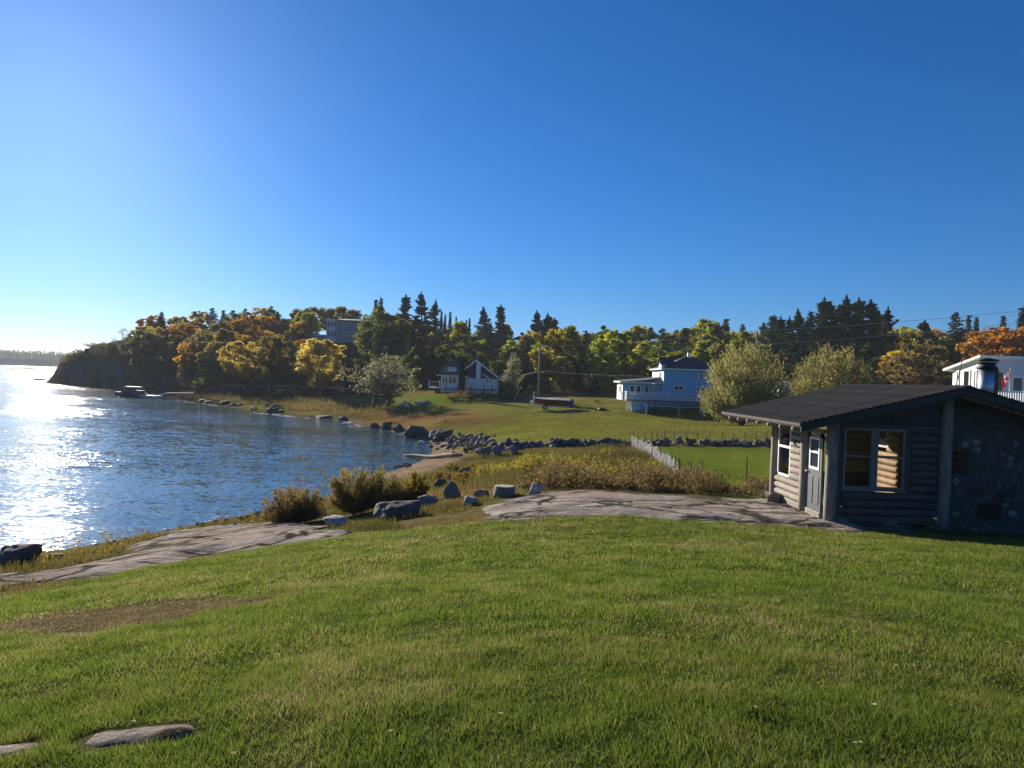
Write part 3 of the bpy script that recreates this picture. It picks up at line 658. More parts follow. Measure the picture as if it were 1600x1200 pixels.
# front wall, left bay: double window, planks, log panel
FY = YF
XG = XC - .18
def bar(x0, x1, z0, z1, y0=FY - .05, y1=FY + .05): return (x0, x1, y0, y1, z0, z1)
MB().box(XL + .22, XL + .33, FY - .05, FY + .05, Z0 - .02, 5.40).part('corner_board', M['darkwood'], cab)
wx0, wx1, wx2, wx3, wz0, wz1 = 7.86, 8.55, 8.62, 9.30, 3.98, 5.40
for (a, b) in ((wx0, wx1), (wx2, wx3)):
    wn = MB(); zm = (wz0 + wz1) / 2 + .05
    for r_ in ((a, a + .05, wz0, wz1), (b - .05, b, wz0, wz1), (a + .05, b - .05, wz0, wz0 + .05), (a + .05, b - .05, wz1 - .05, wz1), (a + .05, b - .05, zm - .025, zm + .025)):
        wn.box(*bar(*r_, FY - .06, FY + .02))
    wf = wn.part('window', M['frame_grey'], cab)
    MB().box(a + .04, b - .04, FY - .02, FY - .012, wz0 + .04, zm - .02).part('pane', M['glass_clear'], wf)
    MB().box(a + .04, b - .04, FY - .02, FY - .012, zm + .02, wz1 - .04).part('pane', M['glass_clear'], wf)
MB().box(wx1 + .003, wx2 - .003, FY - .05, FY + .04, wz0, wz1).part('mullion', M['frame_grey'], cab)
MB().box(wx0 - .03, wx3 + .03, FY - .10, FY + .04, wz0 - .05, wz0 - .004).part('window_sill', M['frame_grey'], cab)
MB().box(wx3 + .005, wx3 + .13, FY - .05, FY + .05, wz0 - .05, wz1).part('window_trim', M['darkwood'], cab)
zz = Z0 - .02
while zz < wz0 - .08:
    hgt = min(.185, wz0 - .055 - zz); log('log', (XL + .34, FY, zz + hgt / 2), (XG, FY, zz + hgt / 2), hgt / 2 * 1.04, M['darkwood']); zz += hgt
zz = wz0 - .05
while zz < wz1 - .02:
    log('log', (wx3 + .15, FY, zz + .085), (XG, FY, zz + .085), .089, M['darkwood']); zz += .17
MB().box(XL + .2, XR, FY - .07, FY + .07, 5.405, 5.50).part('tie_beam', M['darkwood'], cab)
# gable boards (dark green), set one by one
x = XL + .25
while x < XR - .2:
    x1 = min(x + .24, XR - .1)
    g = MB(); za, zb = roof_z(x) - .12, roof_z(x1) - .12
    if min(za, zb) > 5.53:
        g.hexa([(x, FY - .02, 5.505), (x1 - .008, FY - .02, 5.505), (x1 - .008, FY + .03, 5.505), (x, FY + .03, 5.505), (x, FY - .02, za), (x1 - .008, FY - .02, zb), (x1 - .008, FY + .03, zb), (x, FY + .03, za)]).part('gable_board', M['gable'], cab)
    x = x1
# stone hearth wall
sx0, sx1 = XC + .1, XR - .12
op = (10.36, 10.78, 4.40, 4.98)             # little window
fo = (11.05, 11.62, 3.34, 3.72)             # hearth mouth
wall = MB()
xs = sorted({sx0, sx1, op[0], op[1], fo[0], fo[1]}); zs = sorted({Z0 - .25, 5.40, op[2], op[3], fo[2], fo[3]})
for ix in range(len(xs) - 1):
    for iz in range(len(zs) - 1):
        cx, cz = (xs[ix] + xs[ix + 1]) / 2, (zs[iz] + zs[iz + 1]) / 2
        if any(o_[0] < cx < o_[1] and o_[2] < cz < o_[3] for o_ in (op, fo)): continue
        wall.box(xs[ix], xs[ix + 1], FY - .06, FY + .22, zs[iz], zs[iz + 1])
hw = wall.part('hearth_wall', M['mortar'], cab)
MB().box(fo[0] + .01, fo[1] - .01, FY + .12, FY + .20, fo[2] + .01, fo[3] - .01).part('hearth_back', M['soot'], cab)
MB().box(fo[0] - .25, fo[1] + .25, FY - .28, FY - .03, 4.02, 4.10).part('mantel', M['darkwood'], cab, bevel=.01)
placed = []
tries = 0
while len(placed) < 95 and tries < 6000:
    tries += 1
    cx, cz, s = sx0 + .1 + (sx1 - sx0 - .2) * random.random(), Z0 - .1 + (5.3 - Z0) * random.random(), .08 + .11 * random.random()
    if any(o_[0] - s < cx < o_[1] + s and o_[2] - s * .8 < cz < o_[3] + s * .8 for o_ in (op, fo)): continue
    if any(abs(cx - a) < (s + c) * .88 and abs(cz - b) < (s + c) * .74 for a, b, c in placed): continue
    placed.append((cx, cz, s))
    o = place('stone', BM['rock_mid' if random.random() < .2 else 'rock_dark'][random.randrange(3)], hw, (cx, FY - .06, cz), (random.random() * .5, random.random() * .5, random.random() * 6), (s, s * .55, s * .85))
    o.rotation_euler = (0, random.random() * .6 - .3, 0); o.scale = (s * 1.05, .085, s * .85)
fr = MB()
for a in ((op[0] - .06, op[0], op[2], op[3]), (op[1], op[1] + .06, op[2] - .06, op[3] + .06), (op[0] - .06, op[1], op[3], op[3] + .06), (op[0] - .06, op[1], op[2] - .06, op[2])):
    fr.box(a[0], a[1], FY - .10, FY - .055, a[2], a[3])
fr.part('window_frame', M['darkwood'], cab)
# floor, underside piers, right and back walls, indoor partition
MB().box(XL + .08, XR - .05, FY + .06, YB - .05, Z0 - .04, Z0 + .06).part('floor', M['darkwood'], cab)
for (x, y) in ((XL + .35, FY), (9.0, FY), (10.1, FY + .1)):
    b = boulder_mesh('pier', 5, M['rock_mid'], 2, .75); place('pier_stone', b, cab, (x, y, gz(x, y) + .06), None, (.26, .2, .16))
zz = Z0
while zz < 5.5:
    log('log', (XR, FY, zz + LR), (XR, YB, zz + LR), LR, M['log']); zz += LR * 1.98
zz = Z0
bw = (8.3, 9.75, 3.9, 5.5); bw2 = (12.0, 12.5, 4.4, 5.25)
while zz < 5.5:
    spans = [(XL + .9, XR)]
    if bw[2] < zz + LR < bw[3]: spans = [(bw[1], bw2[0]), (bw2[1], XR)]
    if bw[2] < zz + LR < bw[3] and not bw2[2] < zz + LR < bw2[3]: spans = [(bw[1], XR)]
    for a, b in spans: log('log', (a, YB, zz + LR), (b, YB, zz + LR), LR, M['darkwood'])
    zz += LR * 1.98
MB().box(bw[1] + .02, XR - .1, YB - .03, YB + .03, Z0, 5.5).part('chinking', M['mortar'], cab)
MB().box(XL + .95, bw[1] + .015, YB - .03, YB + .03, Z0, bw[2] - .02).part('chinking', M['mortar'], cab)
MB().box(XR - .03, XR + .03, FY + .1, YB - .1, Z0, 5.5).part('chinking', M['mortar'], cab)
MB().box(XL - .03, XL + .03, 18.06, 18.80, Z0 + .2, 5.5).part('chinking', M['mortar'], cab)
MB().box(XL - .031, XL + .029, 18.805, 19.85, Z0 + .2, LOWTOP - .06).part('chinking', M['mortar'], cab)
zz = Z0 + .06; PX = 10.4
while zz < 5.4:
    far = 20.02 if zz < 4.62 else 19.4
    log('partition_log', (PX, 18.9, zz + LR), (PX, far + .1 * random.random(), zz + LR), LR, M['log_in']); zz += LR * 1.98
pw = MB()
for a in ((19.46, 19.51, 4.75, 5.36), (20.0, 20.05, 4.75, 5.36), (19.51, 20.0, 5.31, 5.36), (19.51, 20.0, 4.75, 4.80)):
    pw.box(PX - .04, PX + .04, *a)
pf = pw.part('window', M['white_trim'], cab); MB().box(PX - .01, PX + .0, 19.5, 20.01, 4.79, 5.32).part('pane', M['glass'], pf)
log('brace', (PX - .12, 19.3, 5.22), (PX - .12, 18.4, 4.9), .035, M['log_in'])
log('brace', (10.3, 18.4, 4.95), (11.2, 18.6, 4.80), .04, M['log_in'])
# roof: deck boards, rafters, lapped shingle courses, fascia
for sgn, ex in ((-1, EX0), (1, EX1)):
    L = abs(ex - XC); rk = MB()
    t = .05
    def pt(f, y, dz): x = XC + sgn * L * f; return (x, y, RIDGE_Z - (RIDGE_Z - EAVE_Z) * f + dz)
    rk.hexa([pt(0, RY0 + .03, -.10), pt(1, RY0 + .03, -.10), pt(1, RY1, -.10), pt(0, RY1, -.10), pt(0, RY0 + .03, -.02), pt(1, RY0 + .03, -.02), pt(1, RY1, -.02), pt(0, RY1, -.02)])
    if sgn == 1: rk.f = [tuple(reversed(f)) for f in rk.f]
    rk.part('roof_deck', M['darkwood'], cab)
    nc = 26
    for i in range(nc):
        f0, f1 = max(0, (i - .25) / nc), (i + 1) / nc
        c = MB(); sag = (random.random() - .5) * .006
        c.hexa([pt(f0, RY0 - .02, -.016), pt(f1, RY0 - .02, .004 + sag), pt(f1, RY1 + .03, .004 + sag), pt(f0, RY1 + .03, -.016), pt(f0, RY0 - .02, .0), pt(f1, RY0 - .02, .030 + sag), pt(f1, RY1 + .03, .030 + sag), pt(f0, RY1 + .03, .0)])
        if sgn == 1: c.f = [tuple(reversed(f)) for f in c.f]
        c.part('shingle_course', M['shingle'], cab)
    fa = MB(); fa.hexa([pt(0, RY0 - .01, -.20), pt(1, RY0 - .01, -.20), pt(1, RY0 + .025, -.20), pt(0, RY0 + .025, -.20), pt(0, RY0 - .01, -.02), pt(1, RY0 - .01, -.02), pt(1, RY0 + .025, -.02), pt(0, RY0 + .025, -.02)])
    fa.part('bargeboard', M['gable'], cab)
    for yy in np.arange(RY0 + .5, RY1, .8):
        log('rafter', pt(.02, yy, -.17), pt(1.0, yy, -.17), .05, M['post'], ends=False, n=8)
MB().box(EX0 - .03, EX0 - .004, RY0, RY1, EAVE_Z - .07, EAVE_Z - .005).part('fascia', M['darkwood'], cab)
MB().hexa([(XC - .14, RY0 - .03, RIDGE_Z - .03), (XC + .14, RY0 - .03, RIDGE_Z - .03), (XC + .14, RY1 + .03, RIDGE_Z - .03), (XC - .14, RY1 + .03, RIDGE_Z - .03), (XC - .02, RY0 - .03, RIDGE_Z + .035), (XC + .02, RY0 - .03, RIDGE_Z + .035), (XC + .02, RY1 + .03, RIDGE_Z + .035), (XC - .02, RY1 + .03, RIDGE_Z + .035)]).part('ridge_cap', M['shingle'], cab)
# chimney pipe with storm cap
cx, cy_ = 11.55, 17.3
ch = MB().tube([(cx, cy_, 6.0), (cx, cy_, 6.95)], .18, 24).part('chimney', M['pipe'], cab, True)
MB().tube([(cx, cy_, 6.93), (cx, cy_, 6.99), (cx, cy_, 7.00), (cx, cy_, 7.06), (cx, cy_, 7.09)], [.22, .22, .18, .18, .25], 24).part('storm_collar', M['black'], ch, True)
MB().tube([(cx, cy_, 7.12), (cx, cy_, 7.16), (cx, cy_, 7.2)], [.25, .24, .05], 24).part('chimney_cap', M['black'], ch, True)
MB().box(cx + .10, cx + .19, cy_ - .15, cy_ - .11, 6.05, 6.94).part('brown_strip', M['pipe_brown'], ch)  # brown strip down the right side of the pipe
# step slab at the door
MB().hexa([(7.28, 16.55, 2.95), (7.62, 16.5, 2.95), (7.62, 16.95, 2.95), (7.2, 16.95, 2.95), (7.3, 16.57, 3.12), (7.6, 16.55, 3.12), (7.6, 16.9, 3.12), (7.22, 16.9, 3.12)]).part('door_step', M['rock'], cab, bevel=.02)

# ------------------------------------------------------------------ TREES: one generator per kind, 10 m tall, base at the origin
def quads(c, t, s, rnd):
    """diamond leaves: centre c, half axes t and s"""
    v = np.stack([c - t, c + s, c + t, c - s], 1).reshape(-1, 3); n = len(c)
    return v, np.arange(4 * n).reshape(n, 4), rnd
def randdir(n, r):
    d = r.normal(size=(n, 3)); return d / np.linalg.norm(d, axis=1, keepdims=True)
def leaf_mesh(name, c, size, r, mat, ratio=.6, rnd=None, axis=None, up=0.0):
    n = len(c); t = randdir(n, r) if axis is None else axis + randdir(n, r) * .35
    t[:, 2] *= (1 - up); t /= np.linalg.norm(t, axis=1, keepdims=True)
    o = randdir(n, r); s = np.cross(t, o); s /= np.linalg.norm(s, axis=1, keepdims=True) + 1e-9
    sz = size * r.uniform(.6, 1.3, (n, 1))
    v, f, rn = quads(c, t * sz, s * sz * ratio, rnd if rnd is not None else r.random(n))
    return np_mesh(name, v, f, mat, False, {'rnd': ('FACE', np.clip(rn, 0, 1))})
def limb(mb, a, b, r0, r1, r, n=6, bend=.12):
    a = np.array(a, float); b = np.array(b, float); L = np.linalg.norm(b - a); k = 5
    off = r.normal(size=3) * L * bend
    mb.tube([a + (b - a) * t + off * math.sin(math.pi * t) for t in np.linspace(0, 1, k)], list(np.linspace(r0, r1, k)), n, False)
def broadleaf(seed, mat, bark='bark', rx=3.2, zc=6.2, rz=3.7, ncl=70, per=95, size=.20, crad=.8, trunk_r=.20, shape='round', hollow=.45, low=2.0):
    r = np.random.default_rng(seed); cl = []
    while len(cl) < ncl:
        d = randdir(1, r)[0]; k = r.uniform(hollow, 1) ** .6
        p = d * k
        if shape == 'cone': rxx = rx * (1.05 - .6 * (p[2] + 1) / 2)
        else: rxx = rx
        q = np.array([p[0] * rxx, p[1] * rxx, zc + p[2] * rz])
        q[:2] *= 1 + (vnoise(np.array([math.atan2(d[1], d[0]) * 3]), np.array([d[2] * 3.]), 1.0, seed)[0] - .5) * .55
        if q[2] > low - .8: cl.append(q)
    cl = np.array(cl); cr = r.uniform(.6, 1.25, ncl) * crad
    tone = r.random(ncl)
    ids = np.repeat(np.arange(ncl), per)
    pos = cl[ids] + randdir(len(ids), r) * (r.random((len(ids), 1)) ** .45) * cr[ids][:, None] * np.array([1, 1, .75])
    rnd = .55 * tone[ids] + .45 * r.random(len(ids))
    crown = leaf_mesh('crown', pos, size, r, mat, .62, rnd)
    mb = MB(); lean = r.normal(size=2) * .25
    tp = np.array([lean[0], lean[1], zc * .75])
    mb.tube([(0, 0, -.3), (0, 0, .3), tp * .4, tp, tp + np.array([0, 0, 1.5])], [trunk_r * 1.5, trunk_r * 1.05, trunk_r * .85, trunk_r * .5, trunk_r * .2], 8, True, .12)
    for i in r.choice(ncl, min(26, ncl), replace=False):
        s = tp * r.uniform(.35, 1.0); limb(mb, s, cl[i], trunk_r * .35, trunk_r * .08, r)
    return crown, mb.mesh('trunk', M[bark], True)
def spruce(seed, mat, width=1.7, layers=30, ragged=.3):
    r = np.random.default_rng(seed); C_, A_ = [], []
    for i in range(layers):
        f = (i + .5) / layers; z = .5 + 9.3 * f; L = width * (1 - f) ** .85 * (1 + r.normal() * ragged * .5) + .12
        nb = max(4, int(11 * (1 - f * .6))); ph = r.random() * 6
        for k in range(nb):
            a = ph + 6.283 * k / nb + r.normal() * .2; l = L * (1 + r.normal() * ragged); dirv = np.array([math.cos(a), math.sin(a), -.28 + .3 * f])
            m = max(3, int(14 * l / width + 4)); t = r.random(m) ** .7
            p = np.array([0, 0, z]) + dirv * (t * l)[:, None] + r.normal(size=(m, 3)) * .09
            C_.append(p); A_.append(np.tile(dirv, (m, 1)))
    c = np.concatenate(C_); a = np.concatenate(A_)
    crown = leaf_mesh('crown', c, .30, r, mat, .38, None, a)
    mb = MB(); mb.tube([(0, 0, -.3), (0, 0, 3), (0, 0, 9.6)], [.19, .14, .02], 7)
    return crown, mb.mesh('trunk', M['bark'], True)
def pine(seed, mat):
    r = np.random.default_rng(seed); C_, A_ = [], []; mb = MB()
    bend = r.normal(size=2) * .3
    axis = lambda z: np.array([bend[0] * (z / 10) ** 2, bend[1] * (z / 10) ** 2, z])
    mb.tube([axis(z) + np.array([0, 0, 0]) for z in (-.3, 2, 4, 6, 8, 9.6)], [.24, .19, .16, .12, .07, .02], 7)
    z = 2.2
    while z < 9.7:
        f = (z - 2) / 8; L = (2.3 * (1 - f) ** .85 + .10) * r.uniform(.6, 1.25)
        for k in range(int(r.integers(4, 8))):
            a = r.random() * 6.28; l = L * r.uniform(.45, 1.1); zj = min(9.6, z + r.normal() * .5); e = np.array([math.cos(a) * l, math.sin(a) * l, l * r.uniform(-.05, .45) * (1 - .6 * max(0, f))]) + axis(zj)
            limb(mb, axis(z), e, .05, .015, r, 5)
            for t in np.arange(.45, 1.05, .14):
                c = axis(z) + (e - axis(z)) * t; m = 13
                d = randdir(m, r); d[:, 2] = np.abs(d[:, 2]) * .6
                C_.append(c + d * r.uniform(.08, .50 - .28 * max(0, f), (m, 1)) * np.array([1, 1, .9])); A_.append(d)
        z += r.uniform(.28, .5)
    k_ = 46; zt_ = r.uniform(8.9, 10.2, k_); C_.append(np.stack([axis(9.6)[0] + r.normal(size=k_) * .28 * (10.3 - zt_) / 1.4, axis(9.6)[1] + r.normal(size=k_) * .28 * (10.3 - zt_) / 1.4, zt_], -1)); A_.append(np.tile([0, 0, 1.0], (k_, 1)) + r.normal(size=(k_, 3)) * .3)
    crown = leaf_mesh('crown', np.concatenate(C_), .21, r, mat, .42, None, np.concatenate(A_))
    return crown, mb.mesh('trunk', M['bark'], True)
def willow(seed, mat, stems=60, fine=1.0, skew=.0, leaf=.24, per=150, spread=.42):
    """dome of many thin upright stems"""
    r = np.random.default_rng(seed); C_, A_, T_ = [], [], []; mb = MB()
    for i in range(stems):
        a = r.random() * 6.283; rr = math.sqrt(r.random()); tilt = rr * 1.22
        L = (9.6 - 3.2 * rr ** 2) * r.uniform(.93, 1.03) * (1 + skew * math.cos(a) * rr)
        d = np.array([math.cos(a) * math.sin(tilt), math.sin(a) * math.sin(tilt), math.cos(tilt)])
        e = d * L * np.array([.80, .80, 1.0]); e[2] = max(e[2], .5 + r.random() * 2.2)
        mid = e * .5 + np.array([0, 0, .7])
        q = lambda t: (1 - t) ** 2 * np.zeros(3) + 2 * t * (1 - t) * mid + t * t * e
        if i % 2 == 0: mb.tube([q(t) for t in (0, .25, .5, .75)], [.09, .07, .05, .02], 5, False)
        t = r.uniform(.28, 1.02, per); p = np.array([q(x) for x in t]); tone = r.random()
        p = p + randdir(per, r) * (r.random((per, 1)) ** .5) * (spread + .55 * (1 - np.abs(2 * t - 1.25)))[:, None]
        C_.append(p); A_.append(np.tile(e / np.linalg.norm(e) + np.array([0, 0, .3]), (per, 1)))
        T_.append(np.clip(.45 * tone + .35 * r.random(per) + .30 * (p[:, 2] / 10) ** 2, 0, 1))
    crown = leaf_mesh('crown', np.concatenate(C_), leaf, r, mat, .30, np.concatenate(T_), np.concatenate(A_))
    return crown, mb.mesh('trunk', M['bark'], True)
def baretree(seed, mat, leaves=160):
    r = np.random.default_rng(seed); mb = MB(); ends = []
    mb.tube([(0, 0, -.3), (0, 0, 3), (.2, 0, 6), (.1, .1, 9.3)], [.13, .10, .06, .015], 6)
    for i in range(26):
        z = r.uniform(2.5, 9); a = r.random() * 6.28; l = (10.3 - z) * r.uniform(.25, .5)
        e = np.array([math.cos(a) * l, math.sin(a) * l, z + l * .9]); limb(mb, (.1, 0, z), e, .04, .012, r, 4); ends.append(e)
        for k in range(3):
            b = e * .7 + np.array([.03, 0, z * .3]); e2 = e + r.normal(size=3) * .5; limb(mb, b, e2, .018, .008, r, 4); ends.append(e2)
    ends = np.array(ends); c = ends[r.integers(0, len(ends), leaves)] + r.normal(size=(leaves, 3)) * .25
    return leaf_mesh('crown', c, .16, r, mat, .6), mb.mesh('trunk', M['bark_pale'], True)
def appletree(seed, mat):
    r = np.random.default_rng(seed); mb = MB(); tips = []
    for (bx, sc) in ((0, 1.0), (-1.7, .8)):
        mb.tube([(bx, 0, -.3), (bx, 0, .5), (bx + .1, 0, 1.4)], [.34 * sc, .26 * sc, .20 * sc], 8, True, .15)
        for i in range(11):
            a = r.random() * 6.28; l = r.uniform(1.6, 3.4) * sc; h = r.uniform(3.5, 8.8) * (.75 + .25 * sc); e = np.array([bx + math.cos(a) * l, math.sin(a) * l, h]); b0 = np.array([bx + .1, 0, 1.3])
            limb(mb, b0, e, .12 * sc, .03, r, 6, .14)
            for k in range(5):
                t = r.uniform(.4, 1); s = b0 + (e - b0) * t; e2 = s + r.normal(size=3) * np.array([1.1, 1.1, .8]); limb(mb, s, e2, .03, .01, r, 4); tips.append(e2); tips.append((s + e2) / 2)
            tips.append(e)
    tips = np.array(tips); n = 5200; ids = r.integers(0, len(tips), n)
    c = tips[ids] + randdir(n, r) * r.random((n, 1)) ** .5 * .62; c[:, 2] = np.maximum(c[:, 2], 1.7 + r.random(n))
    return leaf_mesh('crown', c, .15, r, mat, .6), mb.mesh('trunk', M['bark'], True)
def cedar(seed, mat):
    r = np.random.default_rng(seed); n = 5200; z = .8 + 9 * r.random(n); f = (z - .8) / 9
    rad = 1.55 * np.interp(f, [0, .12, .45, .8, 1], [.45, .9, 1, .7, .08]) * r.random(n) ** .35; a = r.random(n) * 6.283
    c = np.stack([rad * np.cos(a), rad * np.sin(a), z], -1)
    mb = MB().tube([(0, 0, -.3), (0, 0, 4), (0, 0, 8.5)], [.2, .14, .03], 7)
    return leaf_mesh('crown', c, .24, r, mat, .5, None, np.tile(np.array([0, 0, 1.0]), (n, 1))), mb.mesh('trunk', M['bark'], True)

LM = {
    'yellow': leafmat('yellow_leaves', [(.44, .33, .05), (.58, .45, .085), (.64, .52, .13)], .6, .25, .03),
    'orange': leafmat('orange_leaves', [(.30, .14, .018), (.45, .23, .024), (.50, .33, .04)], .6, .4, .05),
    'olive': leafmat('olive_leaves', [(.15, .13, .03), (.25, .205, .042), (.32, .26, .065)], .58, .5, .05),
    'ygreen': leafmat('yellow_green_leaves', [(.13, .15, .018), (.27, .27, .026), (.42, .36, .03)], .6, .5, .06),
    'green': leafmat('green_leaves', [(.065, .095, .022), (.11, .15, .028), (.18, .21, .036)], .52, .4, .04),
    'brown': leafmat('brown_leaves', [(.15, .115, .045), (.24, .18, .065), (.30, .24, .085)], .55, .3, .03),
    'spruce': leafmat('spruce_needles', [(.020, .040, .026), (.034, .060, .034), (.05, .08, .042)], .25, .5, .03),
    'pine': leafmat('pine_needles', [(.024, .046, .026), (.040, .070, .036), (.058, .095, .044)], .28, .4, .03),
    'cedar': leafmat('cedar_sprays', [(.014, .030, .014), (.022, .042, .018), (.03, .055, .022)], .15, .2, .02),
    'willow': leafmat('willow_leaves', [(.14, .145, .055), (.23, .22, .075), (.34, .285, .085)], .55, .15, .02),
    'apple': leafmat('apple_leaves', [(.15, .155, .085), (.25, .25, .135), (.34, .33, .18)], .5, .1, .02),
    'bush': leafmat('brown_bush_leaves', [(.085, .060, .032), (.15, .105, .048), (.24, .175, .05), (.28, .235, .06)], .5, .3, .04),
    'ybush': leafmat('yellow_bush_leaves', [(.13, .10, .022), (.24, .18, .03), (.34, .25, .04)], .5, .3, .04),
    'weed': leafmat('weed_leaves', [(.085, .062, .034), (.16, .12, .05), (.25, .19, .07)], .5, .3, .04),
    'bare': leafmat('thin_leaves', [(.16, .12, .06), (.24, .19, .09)], .4, .2, .03),
}
PROTO = {
    'maple': [broadleaf(11, LM['yellow'], rx=3.6, zc=5.3, rz=4.6, ncl=120, per=95, size=.19, low=1.4), broadleaf(12, LM['yellow'], rx=3.9, zc=5.6, rz=4.2, ncl=110, per=85, size=.19, low=1.6)],
    'orange': [broadleaf(21 + i, LM['orange'], rx=2.9, zc=6.2, rz=3.7, ncl=70, per=75, size=.22) for i in range(2)],
    'olive': [broadleaf(31 + i, LM['olive'], rx=2.7, zc=5.6, rz=4.2, ncl=80, per=75, size=.22, low=1.5) for i in range(3)],
    'poplar': [broadleaf(41 + i, LM['ygreen'], rx=2.2, zc=5.9, rz=4.2, ncl=75, per=75, size=.22, low=1.6) for i in range(3)],
    'green': [broadleaf(51 + i, LM['green'], rx=2.6, zc=5.6, rz=4.3, ncl=80, per=80, size=.23, low=1.2) for i in range(2)],
    'brown': [broadleaf(61, LM['brown'], rx=4.6, zc=5.2, rz=4.6, ncl=120, per=85, size=.19, low=1.2)],
    'spruce': [spruce(71, LM['spruce'], 1.7), spruce(72, LM['spruce'], 1.35), spruce(73, LM['spruce'], 2.2, 28, .4)],
    'pine': [pine(81 + i, LM['pine']) for i in range(3)],
    'willow': [willow(91, LM['willow'], 130, 1, .12, .19, 230, .85), willow(92, LM['willow'], 130, 1, .1, .19, 230, .85)],
    'bare': [baretree(101, LM['bare']), baretree(102, LM['bare'], 260)],
    'apple': [appletree(111, LM['apple'])],
    'cedar': [cedar(121, LM['cedar'])],
    'bigwillow': [broadleaf(131, LM['ygreen'], rx=3.7, zc=5.3, rz=4.6, ncl=150, per=95, size=.19, low=.9, crad=.75)],
    'thin': [broadleaf(141, LM['apple'], rx=2.2, zc=5.4, rz=4.4, ncl=75, per=45, size=.16, low=1.0, hollow=.2, crad=.7)],
}
def tree(kind, u, vtop, D, label, var=0, w=1.0, group=None, h=None, name=None, vbase=None):
    tp = P(u, vtop, D); x, y = tp[0], tp[1]; z = gz(x, y); hh = h or max(2.0, tp[2] - z)
    # the trunk foot stands straight below the top
    cr, tk = PROTO[kind][var % len(PROTO[kind])]; s = hh / 10
    nm = name or {'maple': 'maple_tree', 'orange': 'maple_tree', 'olive': 'broadleaf_tree', 'poplar': 'poplar_tree', 'green': 'broadleaf_tree', 'brown': 'broadleaf_tree', 'spruce': 'spruce_tree', 'pine': 'pine_tree',
                  'willow': 'willow_shrub', 'bare': 'birch_tree', 'apple': 'apple_tree', 'cedar': 'cedar_tree', 'bigwillow': 'broadleaf_tree', 'thin': 'broadleaf_tree'}[kind]
    o = thing(nm, (x, y, z), label, 'shrub' if 'shrub' in nm else 'tree', group)
    o.scale = (s * w, s * w, s); o.rotation_euler = (0, 0, random.random() * 6.28)
    for n_, me in (('trunk', tk), ('crown', cr)):
        c = bpy.data.objects.new(n_, me); C.objects.link(c); c.parent = o
    return o
# the trees one can single out
tree('maple', 500, 527, 135, 'round golden-yellow maple standing alone behind the boardwalk', 0, 1.28)
tree('maple', 378, 531, 146, 'golden-yellow tree at the left end of the boardwalk', 1, 1.05)
tree('olive', 430, 522, 150, 'olive yellowing tree between the two golden maples', 1, 1.25)
tree('apple', 610, 541, 106, 'old open-crowned tree with pale leaves and forked trunks by the bay', 0, 1.42)
tree('cedar', 723, 563, 109, 'dark clipped cedar column in front of the white cottage', 0, .62)
tree('thin', 803, 548, 106, 'thin pale-leaved tree at the right end of the white cottage', 0, .95)
tree('bigwillow', 958, 514, 112, 'big spreading yellow-green tree left of the blue house', 0, .98)
tree('willow', 1164, 535, 72, 'feathery domed willow shrub in front of the blue house', 0, 1.0)
tree('willow', 1302, 537, 73, 'feathery domed willow shrub right behind the cabin roof', 1, 1.0)
tree('brown', 1442, 529, 80, 'round brown-leaved tree between willow shrub and white bungalow', 0, .95)
tree('spruce', 588, 467, 186, 'tall narrow spruce just right of the hilltop house, left one of the pair', 1, .8)
tree('spruce', 596, 464, 186, 'tall narrow spruce just right of the hilltop house, right one of the pair', 0, .8)
tree('pine', 633, 462, 182, 'broad dark pine on the skyline right of the narrow spruces', 0, 1.05)
tree('pine', 662, 459, 180, 'tallest dark pine on the skyline right of the hilltop house', 1, .95)
tree('pine', 679, 470, 181, 'slim dark pine leaning against the tallest one on the skyline', 2, .75)
tree('pine', 758, 481, 190, 'loose-limbed pine on the skyline behind the white cottage', 2, .95)
tree('pine', 785, 478, 188, 'single bushy pine on the skyline right of the loose-limbed one', 0, .95)
tree('pine', 841, 487, 175, 'dark pine behind the utility pole, leftmost of three', 1, .9)
tree('pine', 853, 491, 174, 'dark pine behind the utility pole, middle of three', 2, .9)
tree('pine', 864, 498, 173, 'dark pine behind the utility pole, rightmost of three', 0, 1.0)
tree('spruce', 916, 515, 150, 'single spruce tip showing between poplars left of the big yellow-green tree', 0, 1.0)
tree('poplar', 860, 514, 122, 'yellow poplar just behind the utility pole', 0, 1.25)
tree('poplar', 890, 512, 130, 'yellow-green poplar right of the utility pole', 1, 1.2)
tree('bare', 150, 509, 210, 'half-bare birch on the cliff top, leftmost', 1, 1.1, h=6.5)
tree('bare', 165, 505, 207, 'half-bare birch on the cliff top, second from the left', 1, 1.1, h=6.8)
tree('bare', 192, 496, 205, 'tallest half-bare birch on the cliff top', 0, 1.1, h=8)
tree('bare', 178, 508, 206, 'small half-bare birch on the cliff top beside the tallest', 0, 1.0, h=6)
tree('bare', 107, 530, 220, 'lone leafless sapling at the tip of the cliff', 0, .8, h=4)
tree('poplar', 215, 554, 192, 'yellow sapling on the dark cliff face, left one', 0, 1.1, h=5.0)
tree('poplar', 266, 552, 188, 'yellow sapling on the dark cliff face, right one', 1, 1.1, h=5.5)
tree('poplar', 176, 555, 196, 'small greenish sapling on the dark cliff face', 2, 1.1, h=4)
tree('green', 600, 480, 158, 'rounded green tree covering the right end of the hilltop house', 0, 1.3)
tree('orange', 1590, 505, 105, 'bright orange maple at the right edge behind the bungalow', 0, 1.5)
tree('orange', 1540, 512, 112, 'orange-yellow maple left of the brightest one behind the bungalow', 1, 1.4)
tree('spruce', 1494, 486, 130, 'bluish spruce left of the orange maples', 2, .95)
tree('spruce', 1514, 490, 132, 'slim spruce between bluish spruce and orange maples', 0, .7)
tree('spruce', 1526, 494, 133, 'slimmest spruce tip above the orange maples', 1, .7)
